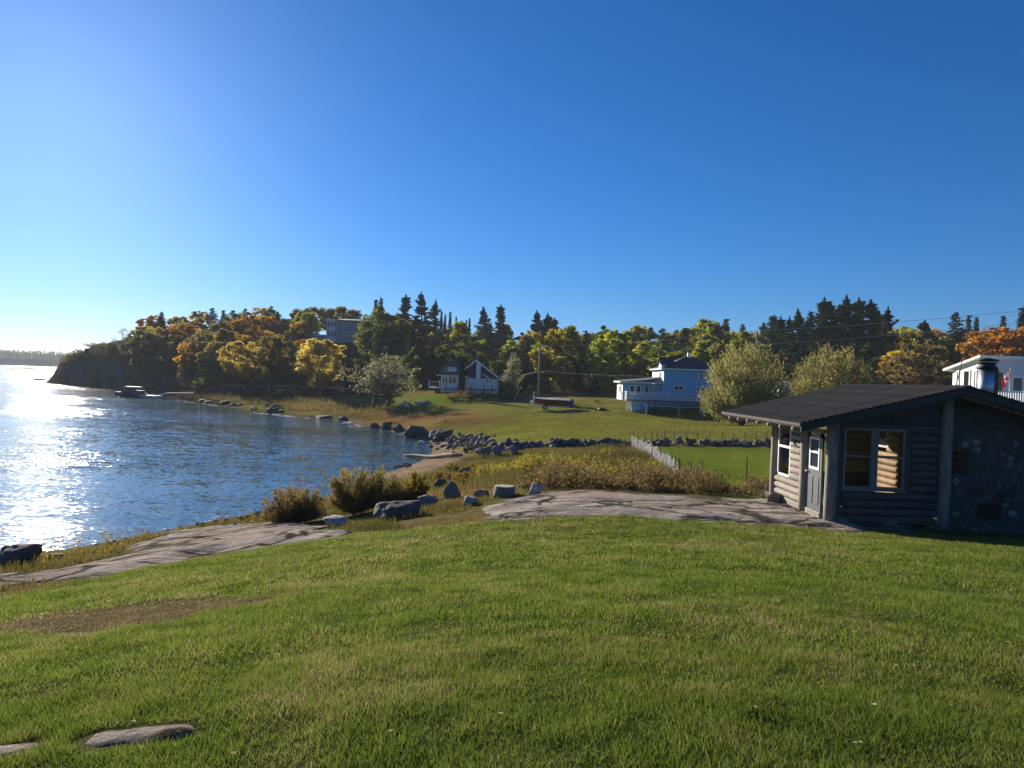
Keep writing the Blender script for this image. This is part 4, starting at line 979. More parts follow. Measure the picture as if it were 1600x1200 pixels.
tree('spruce', 1568, 492, 135, 'narrow spruce spire above the orange maples', 1, .8)
tree('spruce', 1598, 478, 125, 'tall spruce cut by the right edge of the picture', 1, .9)
tree('pine', 1448, 502, 125, 'round-topped pine behind the brown-leaved tree', 0, 1.2)
for k, (u, v, D, w_) in enumerate([(1218, 497, 128, .9), (1237, 498, 126, .9), (1252, 485, 124, .9), (1285, 468, 120, 1.0), (1303, 474, 122, .95), (1322, 464, 118, 1.0), (1338, 468, 119, .95), (1366, 471, 117, 1.05), (1386, 483, 119, .9)]):
    tree('pine', u, v, D, ['short dark pine, leftmost', 'dark pine, second from left', 'dark pine, third from left', 'tall dark pine, fourth from left', 'dark pine, fifth from left', 'tallest dark pine, sixth from left', 'dark pine, seventh from left', 'broad dark pine, eighth from left', 'dark pine, rightmost'][k] + ' in the stand behind the willow shrubs', k, w_)
for k, u in enumerate([690, 696, 704, 713, 722, 729, 734]):
    tree('spruce', u, [485, 490, 486, 494, 500, 499, 496][k], 195, 'thin spruce spire in the skyline row above the white cottage, ' + ['first', 'second', 'third', 'fourth', 'fifth', 'sixth', 'seventh'][k] + ' from left', 1, .55)
# woods: rows of trees standing behind one another
skx = [205, 225, 240, 330, 400, 480, 540, 575, 620, 690, 760, 850, 900, 960, 1020, 1100, 1180, 1230, 1300, 1390, 1430, 1480, 1560, 1620, 1760]
sky_ = [530, 500, 490, 487, 484, 478, 480, 490, 488, 508, 506, 508, 522, 520, 512, 508, 514, 508, 500, 505, 512, 520, 520, 515, 510]
ZONES = [(480, 'on the hill above the bay'), (690, 'on the slope around the pale hilltop house'), (900, 'in the wood behind the white cottage'), (1190, 'in the wood behind the blue house'), (1400, 'in the wood behind the willow shrubs'), (9999, 'in the wood behind the white bungalow')]
KIND_WORD = {'orange': 'orange-leaved maple', 'olive': 'olive-brown tree', 'poplar': 'yellow-green poplar', 'green': 'dark green tree', 'spruce': 'dark pointed spruce', 'pine': 'dark spreading pine', 'brown': 'brown-leaved tree'}
def weights(u):
    if u < 480: return {'orange': .30, 'olive': .30, 'poplar': .16, 'brown': .08, 'spruce': .06, 'green': .10}
    if u < 690: return {'poplar': .3, 'olive': .25, 'green': .25, 'spruce': .12, 'orange': .08}
    if u < 900: return {'poplar': .42, 'green': .25, 'spruce': .15, 'olive': .10, 'orange': .08}
    if u < 1190: return {'poplar': .50, 'green': .16, 'spruce': .22, 'olive': .12}
    if u < 1400: return {'spruce': .5, 'pine': .4, 'green': .1}
    return {'orange': .30, 'poplar': .25, 'olive': .15, 'spruce': .15, 'green': .15}
WOOD = []
def woods(u0, u1, step, D, drop, dj=8, wmul=1.15):
    u = u0; row = 'back' if drop < 8 else 'second' if drop < 30 else 'third' if drop < 47 else 'front'
    while u < u1:
        uu = u + rng.normal() * step * .25; DD = D + rng.normal() * dj * .6
        k = weights(uu); kind = list(k)[int(rng.choice(len(k), p=np.array(list(k.values())) / sum(k.values())))]
        v = np.interp(uu, skx, sky_) + drop + rng.normal() * (12 if kind in ('spruce', 'pine') else 6) + (-6 if kind in ('spruce', 'pine') else 0)
        zone = [z for lim, z in ZONES if uu < lim][0]
        pz = P(uu, 600, DD); g = gz(pz[0], pz[1]); tz = P(uu, v, DD)[2]
        if tz - g > 3.5:
            hh = min(tz - g, 15)
            lab = KIND_WORD[kind] + ' ' + zone
            o = tree(kind, uu, v, DD, lab, int(rng.integers(3)), wmul * rng.uniform(.9, 1.25) * (10 / max(hh, 7)) ** .4, KIND_WORD[kind] + 's ' + zone, h=hh); WOOD.append((lab, row, uu, o))
        u += step * rng.uniform(.75, 1.25)
woods(228, 560, 17, 214, 2)
woods(236, 500, 17, 198, 14)
woods(285, 480, 18, 182, 34)
woods(300, 480, 19, 168, 52)
woods(590, 900, 16, 188, 4)
woods(600, 910, 17, 165, 20)
woods(640, 900, 18, 146, 40)
woods(640, 910, 20, 132, 62)
woods(900, 1210, 15, 175, 0)
woods(905, 1210, 17, 155, 10)
woods(1000, 1210, 18, 135, 26)
woods(1010, 1230, 20, 120, 46)
woods(1190, 1420, 15, 140, 4)
woods(1195, 1420, 17, 128, 24)
woods(1195, 1430, 19, 115, 48)
woods(1400, 1700, 16, 150, 2)
woods(1400, 1720, 18, 125, 16)
woods(1390, 1500, 20, 108, 40)
for (u, v, D, kd, w_) in [(320, 575, 155, 'olive', 1.3), (345, 585, 152, 'brown', .8), (290, 572, 165, 'brown', .7), (555, 545, 140, 'spruce', 1.4), (572, 548, 138, 'green', 1.2), (545, 560, 134, 'spruce', 1.2), (470, 548, 150, 'green', 1.1), (655, 540, 128, 'green', 1.2), (690, 535, 130, 'green', 1.2), (820, 545, 122, 'spruce', 1.2), (905, 560, 120, 'spruce', 1.3), (932, 572, 112, 'spruce', 1.1), (885, 575, 114, 'green', 1.0), (780, 560, 124, 'green', 1.2)]:
    tree(kd, u, v, D, KIND_WORD[kd] + f' at the edge of the wood {dict([(320,"left of the golden maples"),(345,"behind the boardwalk end"),(290,"above the hillside stair"),(555,"right of the golden maple"),(572,"behind the old open tree"),(545,"beside the golden maple trunk"),(470,"under the hilltop house deck"),(655,"left behind the white cottage"),(690,"over the cottage dormer"),(820,"behind the pale thin tree"),(905,"right of the utility pole"),(932,"at the foot of the big tree"),(885,"behind the parked boat"),(780,"over the cottage gable")])[u]}', 0, w_)
ORD = 'first second third fourth fifth sixth seventh eighth ninth tenth eleventh twelfth thirteenth fourteenth fifteenth sixteenth seventeenth eighteenth nineteenth twentieth'.split()
for key in sorted({(a, b) for a, b, _, _ in WOOD}):
    mem = sorted([(u, o) for a, b, u, o in WOOD if (a, b) == key], key=lambda t: t[0])
    for i, (u, o) in enumerate(mem):
        o['label'] = f'{key[0]}, {key[1]} row' + (f', {ORD[min(i, 19)]} from left' if len(mem) > 1 else '')
for k, (u, D, h_, kd) in enumerate([(108, 222, 3.2, 'olive'), (122, 218, 3.0, 'brown'), (138, 214, 3.6, 'olive'), (158, 209, 3.4, 'poplar'), (176, 206, 4.5, 'olive'), (196, 202, 4.2, 'brown'), (210, 205, 6.0, 'olive'), (222, 200, 6.5, 'orange'), (204, 192, 4.0, 'olive'), (240, 190, 5.0, 'poplar'), (150, 202, 2.8, 'olive'), (228, 186, 4.2, 'brown')]):
    tree(kd, u, 560, D, 'small ' + KIND_WORD[kd] + ' growing on the rocky headland', k, 1.25, 'small trees on the headland', h=h_)
# low shrubs at the wood's foot so that trunks stand in undergrowth
ucr = willow(151, LM['bush'], 26, 1, 0, .30, 90, .8); ucg = willow(152, LM['green'], 26, 1, 0, .30, 90, .8)
def shrub(mesh2, x, y, h, w_, label, group=None, name='shrub'):
    o = thing(name, (x, y, gz(x, y)), label, 'shrub', group); s = h / 10; o.scale = (s * w_, s * w_, s); o.rotation_euler = (0, 0, random.random() * 6.28)
    for n_, me in (('stems', mesh2[1]), ('foliage', mesh2[0])):
        c = bpy.data.objects.new(n_, me); C.objects.link(c); c.parent = o
    return o
def undergrowth(u0, u1, step, D, h, zone):
    u = u0
    while u < u1:
        p = P(u, 600, D + rng.normal() * 3); shrub((ucr, ucg)[int(rng.random() < .5)], p[0], p[1], h * rng.uniform(.7, 1.3), 1.6, 'low brush ' + zone, 'low shrubs ' + zone); u += step * rng.uniform(.7, 1.3)
undergrowth(300, 600, 15, 152, 3.0, 'at the foot of the wood behind the boardwalk')
undergrowth(590, 690, 16, 124, 2.6, 'at the foot of the wood left of the white cottage')
undergrowth(785, 960, 15, 118, 2.4, 'at the foot of the wood behind the parked boat')
undergrowth(1000, 1440, 18, 108, 3.0, 'at the foot of the wood behind the blue house')
undergrowth(200, 320, 14, 186, 2.6, 'on the rocky slope above the moored boat')

# ------------------------------------------------------------------ HOUSES
M['blue'] = solid('blue_siding', (.15, .47, .70), (.13, .42, .64), 1.2, .6, .08, .004, (1, 1, 12))
M['blueroof'] = solid('dark_blue_roof', (.030, .040, .065), (.022, .030, .050), 1.2, .8, .2, .01)
M['greyroof'] = solid('grey_roof', (.10, .10, .11), (.07, .07, .075), 1.2, .8, .2, .01)
M['slate'] = solid('dark_gable_siding', (.035, .050, .065), (.03, .042, .055), 2, .7, .1, .005)
M['beige'] = solid('pale_hilltop_siding', (.30, .32, .30), (.25, .27, .26), 1.5, .7, .1, .005)
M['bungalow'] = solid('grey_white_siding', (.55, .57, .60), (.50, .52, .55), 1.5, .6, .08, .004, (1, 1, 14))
M['deckwood'] = solid('deck_wood', (.24, .20, .16), (.16, .135, .11), 3, .85, .3, .01)
M['railblack'] = M['black']
def xz(u, v, D): p = P(u, v, D); return p[0], p[2]
def window(house, face, a0, a1, z0, z1, at, frame='white_trim', depth=.06):
    """face 'y': wall across x at y=at facing the camera; 'x': wall along y at x=at facing left"""
    f = MB(); t = .09
    rects = [(a0, a0 + t, z0, z1), (a1 - t, a1, z0, z1), (a0 + t, a1 - t, z0, z0 + t), (a0 + t, a1 - t, z1 - t, z1)]
    if a1 - a0 > .9: rects.append(((a0 + a1) / 2 - t / 2, (a0 + a1) / 2 + t / 2, z0 + t, z1 - t))
    for r_ in rects:
        if face == 'y': f.box(r_[0], r_[1], at - depth, at - .004, r_[2], r_[3])
        else: f.box(at - depth, at - .004, r_[0], r_[1], r_[2], r_[3])
    w_ = f.part('window', M[frame], house)
    g = MB()
    if face == 'y': g.box(a0 + t * .8, a1 - t * .8, at - .03, at - .008, z0 + t * .8, z1 - t * .8)
    else: g.box(at - .03, at - .008, a0 + t * .8, a1 - t * .8, z0 + t * .8, z1 - t * .8)
    g.part('pane', M['glass'], w_); return w_
def railing(house, a, b, h=.95, step=.16, mat='white_trim', post=1.8, name='railing'):
    a = np.array(a, float); b = np.array(b, float); L = np.linalg.norm(b - a); r_ = MB()
    r_.beam(a + (0, 0, h), b + (0, 0, h), .08, .06); r_.beam(a + (0, 0, .12), b + (0, 0, .12), .05, .05)
    for k in range(int(L / post) + 1):
        q = a + (b - a) * min(1, k * post / L); r_.beam(q, q + (0, 0, h + .06), .1, .1)
    o = r_.part(name, M[mat], house)
    bl = MB()
    for k in range(int(L / step)):
        q = a + (b - a) * ((k + .5) * step / L); bl.beam(q + (0, 0, .12), q + (0, 0, h), .045, .045)
    bo = bl.part('balusters', M[mat], o); bo['kind'] = 'stuff'
    return o
# --- blue house
D0 = 88.0
bx0, bx1 = xz(1037, 600, D0)[0], xz(1125, 600, D0)[0]; ze = xz(1037, 577, D0)[1]; zb = gz((bx0 + bx1) / 2, D0) - .1; zf = xz(1037, 625, D0)[1]
bd = 7.2
bh = thing('blue_house', ((bx0 + bx1) / 2, D0 + 3, zb), 'two-storey blue house with dark hip roof and long front deck', 'house')
MB().box(bx0, bx1, D0, D0 + bd, zb - .4, ze).part('wall', M['blue'], bh)
MB().box(bx0 - .03, bx0 - .004, D0 + .02, D0 + bd, zf, ze - .02).part('painted_lit_side', M['white'], bh)  # sunlit left face painted white over the blue wall
apx, apz = xz(1072, 557, D0 + 3.4); o_ = .4
rf = MB(); rf.add([(bx0 - o_, D0 - o_, ze), (bx1 + o_, D0 - o_, ze), (bx1 + o_, D0 + bd + o_, ze), (bx0 - o_, D0 + bd + o_, ze), (apx, D0 + 3.4, apz), (apx + 1.0, D0 + 3.8, apz),
                   (bx0 - o_, D0 - o_, ze + .12), (bx1 + o_, D0 - o_, ze + .12), (bx1 + o_, D0 + bd + o_, ze + .12), (bx0 - o_, D0 + bd + o_, ze + .12)],
                  [(3, 2, 1, 0), (0, 1, 7, 6), (1, 2, 8, 7), (2, 3, 9, 8), (3, 0, 6, 9), (6, 7, 5, 4), (7, 8, 5), (8, 9, 4, 5), (9, 6, 4)])
roof = rf.part('roof', M['blueroof'], bh)
MB().box(apx + .2, apx + .55, D0 + 3.3, D0 + 3.7, apz - .3, apz + .5).part('chimney', M['white'], roof)
fb = MB(); fb.beam((bx0 - o_ - .02, D0 - o_ - .02, ze + .05), (bx1 + o_, D0 - o_ - .02, ze + .05), .03, .16); fb.beam((bx0 - o_ - .02, D0 - o_, ze + .05), (bx0 - o_ - .02, D0 + bd, ze + .05), .03, .16)
fb.part('fascia', M['white_trim'], bh)
# pointed dormer on the left side
dm = MB(); dy0, dy1 = D0 + 1.2, D0 + 2.9; dxa = bx0 - .12
dm.add([(dxa, dy0, ze - .1), (dxa, dy1, ze - .1), (dxa, dy1, ze + .7), (dxa, dy0, ze + .7), (dxa, (dy0 + dy1) / 2, ze + 1.45), (bx0 + 2, dy0, ze - .1), (bx0 + 2, dy1, ze - .1), (bx0 + 2, dy1, ze + .7), (bx0 + 2, dy0, ze + .7), (bx0 + 2, (dy0 + dy1) / 2, ze + 1.45)],
       [(0, 1, 2, 4, 3), (0, 3, 8, 5), (1, 6, 7, 2)])
dmo = dm.part('dormer', M['white'], bh)
ym = (dy0 + dy1) / 2
MB().add([(dxa - .2, dy0 - .2, ze + .6), (dxa - .2, ym, ze + 1.5), (dxa - .2, dy1 + .2, ze + .6), (bx0 + 1.5, dy0 - .2, ze + .6), (bx0 + 1.5, ym, ze + 1.5), (bx0 + 1.5, dy1 + .2, ze + .6), (dxa - .2, dy0 - .2, ze + .72), (dxa - .2, ym, ze + 1.62), (dxa - .2, dy1 + .2, ze + .72), (bx0 + 1.5, dy0 - .2, ze + .72), (bx0 + 1.5, ym, ze + 1.62), (bx0 + 1.5, dy1 + .2, ze + .72)],
         [(0, 1, 4, 3), (1, 2, 5, 4), (6, 9, 10, 7), (7, 10, 11, 8), (0, 6, 7, 1), (1, 7, 8, 2), (0, 3, 9, 6), (2, 8, 11, 5)]).part('dormer_roof', M['blueroof'], dmo)
window(bh, 'x', dy0 + .5, dy1 - .5, ze - 1.3, ze - .3, bx0 - .03)
# one-storey porch wing
px0 = xz(974, 600, D0)[0]; pz1 = xz(975, 598, D0)[1] ; pzt = xz(1030, 590, D0)[1]
wz = MB().box(px0 + .05, bx0 - .004, D0 + .5, D0 + 5.2, zf - .1, pz1)
wing = wz.part('porch_wing', M['blue'], bh)
MB().box(px0 + .01, px0 + .046, D0 + .5, D0 + 5.2, zf - .2, pz1 - .02).part('painted_lit_end', M['white'], bh)  # sunlit end of the wing, its brightness painted as a white face
MB().add([(px0 - .4, D0 - .2, pz1), (bx0 + .0, D0 - .2, pz1 + .05), (bx0 + .0, D0 + 5.6, pz1 + .05), (px0 - .4, D0 + 5.6, pz1), (px0 - .4, D0 - .2, pz1 + .16), (bx0 - 2.2, D0 + .2, pz1 + .45), (bx0 - .01, D0 + 1.6, pzt + .1), (bx0 - .01, D0 + 5.6, pzt + .1), (px0 - .4, D0 + 5.6, pz1 + .3), (bx0 - .01, D0 - .2, pz1 + .18)],
         [(3, 2, 1, 0), (0, 1, 9, 4), (4, 9, 6, 5), (4, 5, 6, 7, 8), (0, 4, 8, 3), (3, 8, 7, 2)]).part('porch_roof', M['greyroof'], bh)
fb = MB(); fb.beam((px0 - .42, D0 - .22, pz1 + .08), (bx0, D0 - .22, pz1 + .12), .03, .17); fb.beam((px0 - .42, D0 - .2, pz1 + .08), (px0 - .42, D0 + 5.6, pz1 + .12), .03, .17); fb.part('porch_fascia', M['white_trim'], bh)
for u in (985, 995, 1008):
    x = xz(u, 600, D0)[0]; window(bh, 'y', x, x + .62, zf + .55, pz1 - .25, D0 + .5)
window(bh, 'x', D0 + 2.0, D0 + 3.0, zf + .8, pz1 - .35, px0 + .01)
for (u, v0, v1, w_) in ((1053, 602, 610, 1.15), (1088, 604, 612, 1.0), (1092, 583, 592, 1.0)):
    x, za = xz(u, v1, D0); zt = xz(u, v0, D0)[1]; window(bh, 'y', x, x + w_, za, zt, D0)
MB().box(px0 + .2, bx1 + .3, D0 - 1.6, D0 - .01, zf - .22, zf - .06).part('deck', M['deckwood'], bh)
MB().box(px0 + .9, bx1 + .2, D0 - 1.45, D0 - 1.38, zb - .35, zf - .225).part('deck_skirt', M['blue'], bh)
railing(bh, (px0 + 1.6, D0 - 1.55, zf - .06), (bx1 + .2, D0 - 1.55, zf - .06))
railing(bh, (px0 + .25, D0 - 1.5, zf - .06), (px0 + .25, D0 + .3, zf - .06))
railing(bh, (px0 + .25, D0 - 1.55, zf - .06), (px0 + 1.5, D0 - 1.55, zf - .06))
lt = MB()
for k in range(9): lt.beam((px0 + .2 + k * .18, D0 - 1.5, zb - .2), (px0 + .45 + k * .18, D0 - 1.5, zf - .25), .06, .05); lt.beam((px0 + .45 + k * .18, D0 - 1.46, zb - .2), (px0 + .2 + k * .18, D0 - 1.46, zf - .25), .06, .05)
lt.part('lattice', M['white_trim'], bh)
# chain-link run and hedge before it
fc = thing('garden_fence', P(1000, 640, 85), 'short white metal fence at the corner of the blue house garden', 'fence')
pa = [T(994, 634), T(1010, 648), T(1060, 651), T(1098, 652)]
for q in pa: MB().tube([q, q + (0, 0, 1.15)], .035, 6).part('post', M['white_trim'], fc)
rl = MB()
for i in range(3): rl.beam(pa[i] + (0, 0, 1.1), pa[i + 1] + (0, 0, 1.1), .04, .04)
rl.part('top_rail', M['white_trim'], fc)
for i in range(4):
    k = 1 + i * .0; q = pa[0] + (pa[1] - pa[0]) * (i + .5) / 4; MB().beam(q, q + (0, 0, 1.05), .03, .03).part('bar', M['white_trim'], fc)
for i, u in enumerate((1022, 1040, 1058, 1076, 1094)):
    q = T(u, 647); shrub(ucg, q[0], q[1] + .8, 1.5, 1.5, ['first', 'second', 'third', 'fourth', 'fifth'][i] + ' dark hedge bush from the left below the blue house deck', None, 'hedge_bush')
q = T(1008, 638); shrub(ucg, q[0], q[1], 2.0, .9, 'dark upright shrub at the corner of the blue house deck', None)
q = T(931, 629); shrub(ucr, q[0], q[1], .8, 1.3, 'small round brown bush on the lawn left of the blue house', None)
q = T(941, 641)
o = place('tractor_tyre', MB().tube([(math.cos(t) * .42, math.sin(t) * .42, 0) for t in np.linspace(0, 6.283, 17)], .15, 8, False).mesh('tractor_tyre', M['black'], True), None, q + np.array([0, 0, .14])); setp(o, 'black tyre lying flat on the lawn by the blue house', 'tyre')

# --- white cottage
D1 = 114.0
wh = thing('white_cottage', (xz(725, 600, D1)[0], D1 + 3, gz(xz(725, 600, D1)[0], D1)), 'white cottage with dark gable, chimney and dormered porch wing', 'house')
def X1(u): return xz(u, 600, D1)[0]
def Z1(u, v, D=D1): return xz(u, v, D)[1]
gb = Z1(740, 616) - .5
g0, g1, gm = X1(731), X1(778), X1(743); ez = Z1(760, 586); gz1 = Z1(745, 564)
MB().box(g0, g1, D1, D1 + 7, gb, Z1(770, 592)).part('wall', M['white'], wh)
er = Z1(778, 592); el = er + .2
MB().add([(g0, D1, er), (g1, D1, er), (gm, D1, gz1 - .15), (g0, D1, el + 1.2), (g0, D1 + 7, er), (g1, D1 + 7, er), (gm, D1 + 7, gz1 - .15), (g0, D1 + 7, el + 1.2)], [(0, 1, 2, 3), (5, 4, 7, 6), (0, 3, 7, 4)]).part('gable', M['slate'], wh)
def roofplane(name, a, b, c, d, th, mat, parent):
    v = [np.array(p, float) for p in (a, b, c, d)]; up = np.array([0, 0, th]); return MB().hexa([*v, *[p + up for p in v]]).part(name, mat, parent)
roofplane('roof_slope', (gm, D1 - .5, gz1), (g1 + .6, D1 - .5, er - .25), (g1 + .6, D1 + 7.5, er - .25), (gm, D1 + 7.5, gz1), .15, M['greyroof'], wh)
roofplane('roof_slope', (g0 - 1.0, D1 - .5, el + .75), (gm - .01, D1 - .5, gz1), (gm - .01, D1 + 7.5, gz1), (g0 - 1.0, D1 + 7.5, el + .75), .15, M['greyroof'], wh)
bb = MB(); bb.beam((gm, D1 - .53, gz1 + .05), (g1 + .6, D1 - .53, er - .2), .04, .24); bb.beam((gm, D1 - .53, gz1 + .05), (g0 - 1, D1 - .53, el + .8), .04, .24); bb.beam((X1(752), D1 - .06, Z1(752, 584)), (X1(764), D1 - .06, Z1(764, 591)), .04, .15)
bb.part('bargeboard', M['white_trim'], wh)
MB().box(X1(743.5), X1(750.5), D1 - .7, D1 - .01, gb, Z1(747, 567)).part('chimney', M['white'], wh)
MB().tube([(gm + .1, D1 + 1, gz1), (gm + .1, D1 + 1, gz1 + 1.1)], .05, 6).part('vent_pipe', M['pipe'], wh)
for u in (760, 765): window(wh, 'y', X1(u), X1(u) + .4, Z1(u, 598), Z1(u, 592), D1)
# porch wing
w0, w1 = X1(688), g0 - .004; wt = Z1(690, 587)
MB().box(w0, w1, D1 + 1.0, D1 + 6, gb, wt).part('porch_wing', M['white'], wh)
roofplane('porch_roof', (w0 - .7, D1 + .2, wt), (w1, D1 + .2, wt), (w1, D1 + 3.5, Z1(715, 571)), (w0 + .3, D1 + 3.5, Z1(715, 571)), .12, M['greyroof'], wh)
roofplane('porch_roof', (w0 + .3, D1 + 3.52, Z1(715, 571)), (w1, D1 + 3.52, Z1(715, 571)), (w1, D1 + 6.4, wt), (w0 - .7, D1 + 6.4, wt), .12, M['greyroof'], wh)
fb = MB(); fb.beam((w0 - .72, D1 + .18, wt + .06), (w1, D1 + .18, wt + .06), .03, .16); fb.part('fascia', M['white_trim'], wh)
d0, d1 = X1(698), X1(712)
dmo = MB().add([(d0, D1 + 1.3, wt), (d1, D1 + 1.3, wt), (d1, D1 + 1.3, Z1(700, 572)), (d0, D1 + 1.3, Z1(700, 572)), (d0, D1 + 3.3, wt), (d0, D1 + 3.3, Z1(700, 572)), (d1, D1 + 3.3, Z1(700, 572)), (d0, D1 + 2.3, Z1(700, 565))], [(0, 1, 2, 3), (4, 0, 3, 7, 5), (3, 2, 6, 5)]).part('dormer', M['white'], wh)
roofplane('dormer_roof', (d0 - .35, D1 + 1.0, Z1(700, 573)), (d1 + .2, D1 + 1.0, Z1(700, 573)), (d1 + .2, D1 + 2.3, Z1(700, 564)), (d0 - .35, D1 + 2.3, Z1(700, 564)), .1, M['greyroof'], dmo)
roofplane('dormer_roof', (d0 - .35, D1 + 2.31, Z1(700, 564)), (d1 + .2, D1 + 2.31, Z1(700, 564)), (d1 + .2, D1 + 3.6, Z1(700, 573)), (d0 - .35, D1 + 3.6, Z1(700, 573)), .1, M['greyroof'], dmo)
for u in (690, 694.5, 700, 706): window(wh, 'y', X1(u), X1(u) + (.42 if u < 698 else .58), Z1(u, 599), Z1(u, 589), D1 + 1.0)
railing(wh, (X1(668), D1 + 1.5, Z1(668, 604)), (w0, D1 + 1.5, Z1(688, 605)), .9, .5)
MB().box(X1(668), w0, D1 + 1.4, D1 + 5, Z1(668, 605) - .15, Z1(668, 605)).part('side_deck', M['white'], wh)
cf = thing('rail_fence', (X1(730), D1 - 2, gz(X1(730), D1 - 2)), 'dark post and rail fence in front of the white cottage', 'fence')
for u in (699, 717, 737, 757, 770, 776):
    q = np.array([X1(u), D1 - 2.0, 0]); q[2] = gz(q[0], q[1]); MB().beam(q - (0, 0, .2), q + (0, 0, 1.5), .14, .14).part('post', M['black'], cf)
for dz in (.75, .95): MB().beam((X1(692), D1 - 2.0, gz(X1(692), D1 - 2) + dz), (X1(776), D1 - 2.0, gz(X1(776), D1 - 2) + dz), .06, .10).part('rail', M['black'], cf)

# --- hilltop house
D2 = 188.0
def X2(u): return xz(u, 520, D2)[0]
def Z2(u, v): return xz(u, v, D2)[1]
hh_ = thing('hilltop_house', (X2(543), D2 + 3, gz(X2(543), D2)), 'pale two-storey house high on the wooded hill', 'house')
hb = gz(X2(543), D2) - 1
MB().box(X2(526), X2(582), D2, D2 + 8, hb, Z2(540, 502)).part('wall', M['beige'], hh_)
MB().box(X2(509), X2(525.8), D2 + .5, D2 + 8, hb, Z2(515, 501)).part('sunroom', M['bungalow'], hh_)
MB().box(X2(507), X2(527), D2 - .2, D2 + 8.3, Z2(515, 501), Z2(515, 498.5)).part('flat_roof', M['white_trim'], hh_)
roofplane('roof', (X2(525), D2 - .4, Z2(540, 502)), (X2(584), D2 - .4, Z2(540, 502)), (X2(584), D2 + 8.4, Z2(540, 502) + 1.0), (X2(525), D2 + 8.4, Z2(540, 502) + 1.0), .3, M['greyroof'], hh_)
MB().box(X2(526), X2(582), D2 - .12, D2 - .01, Z2(540, 515), Z2(540, 514)).part('belt_board', M['greyroof'], hh_)
for (u, v0, v1, w_) in ((532, 517, 525, 1.6), (541, 504, 509, .7), (554, 504, 509, .7)): window(hh_, 'y', X2(u), X2(u) + w_, Z2(u, v1), Z2(u, v0), D2)
for u in (510.5, 515.5, 520.5):
    window(hh_, 'y', X2(u), X2(u) + .72, Z2(u, 511), Z2(u, 503), D2 + .5); window(hh_, 'y', X2(u), X2(u) + .72, Z2(u, 526), Z2(u, 516), D2 + .5)
MB().box(X2(470), X2(508), D2 + 1, D2 + 6, Z2(490, 524), Z2(490, 522)).part('terrace', M['bungalow'], hh_)
MB().box(X2(472), X2(508), D2 + 1.5, D2 + 5.5, hb - 3, Z2(490, 524) - .01).part('terrace_base', M['beige'], hh_)

# --- white bungalow at the right edge
bgx = 29.7
bg_ = thing('white_bungalow', (34, 47, gz(34, 47)), 'white bungalow with sloping roof and balcony at the right edge', 'house')
fzb = 6.35
yn, yf = 45.0, 47.9
zn, zf2 = P(1533, 560, yn)[2], P(1496, 577, yf)[2]
xb = P(1533, 600, yn)[0]
MB().hexa([(xb, yn, fzb - 1.5), (xb + 9, yn, fzb - 1.5), (xb + 9, yf + 2, fzb - 1.5), (xb, yf, fzb - 1.5), (xb, yn, zn), (xb + 9, yn, zn), (xb + 9, yf + 2, zf2), (xb, yf, zf2)]).part('wall', M['bungalow'], bg_)  # shade of the front put into the grey-blue siding colour
MB().hexa([(xb - .035, yn + .01, fzb - .3), (xb - .006, yn + .01, fzb - .3), (xb - .006, yf - .02, fzb - .3), (xb - .035, yf - .02, fzb - .3), (xb - .035, yn + .01, zn - .02), (xb - .006, yn + .01, zn - .02), (xb - .006, yf - .02, zf2 - .02), (xb - .035, yf - .02, zf2 - .02)]).part('painted_lit_side', M['white'], bg_)  # lit left side painted whiter than the shaded front
dz_ = (zf2 - zn) / (yf - yn)
MB().hexa([(xb - .35, yn - .3, zn - .3 * dz_), (xb + 9.2, yn - .3, zn - .3 * dz_), (xb + 9.2, yf + .6, zf2 + .6 * dz_), (xb - .35, yf + .6, zf2 + .6 * dz_), (xb - .35, yn - .3, zn - .3 * dz_ + .14), (xb + 9.2, yn - .3, zn - .3 * dz_ + .14), (xb + 9.2, yf + .6, zf2 + .6 * dz_ + .14), (xb - .35, yf + .6, zf2 + .6 * dz_ + .14)]).part('roof', M['white_trim'], bg_)
for (a, b, z0) in ((yn + .35, yn + .65, 6.75), (yn + 1.0, yn + 1.7, 6.4), (yn + 2.15, yn + 2.45, 6.75)): window(bg_, 'x', a, b, z0, 8.05, xb - .035)
window(bg_, 'y', P(1580, 600, yn)[0], P(1600, 600, yn)[0] + .6, 6.7, 7.7, yn)
MB().box(P(1556, 600, yn)[0], P(1566, 600, yn)[0], yn - .05, yn - .005, 6.4, 7.9).part('patio_door', M['glass'], bg_)
MB().box(xb - 1.6, xb + 9, 40.6, yn - .01, 5.5, 5.66).part('balcony', M['bungalow'], bg_)
railing(bg_, P(1551, 626, 40.7) * [1, 1, 0] + (0, 0, 5.66), P(1760, 626, 40.7) * [1, 1, 0] + (0, 0, 5.66), 1.0, .14)
railing(bg_, P(1495, 626, 46.2) * [1, 1, 0] + (0, 0, 5.95), (xb - .06, 46.2, 5.95), .55, .2)
fl = thing('flag', P(1577, 612, 40.9), 'red and white flag hanging from a thin pole on the balcony', 'flag')
q = P(1577, 612, 40.9); q[2] = 5.66
MB().tube([q, q + (0, 0, 2.4)], .022, 8).part('pole', M['white_trim'], fl)
M['red'] = leafmat('red_cloth', [(.55, .03, .03), (.6, .05, .04)], .3, 0, 0); M['whitecloth'] = leafmat('white_cloth', [(.7, .7, .7), (.75, .75, .75)], .3, 0, 0)
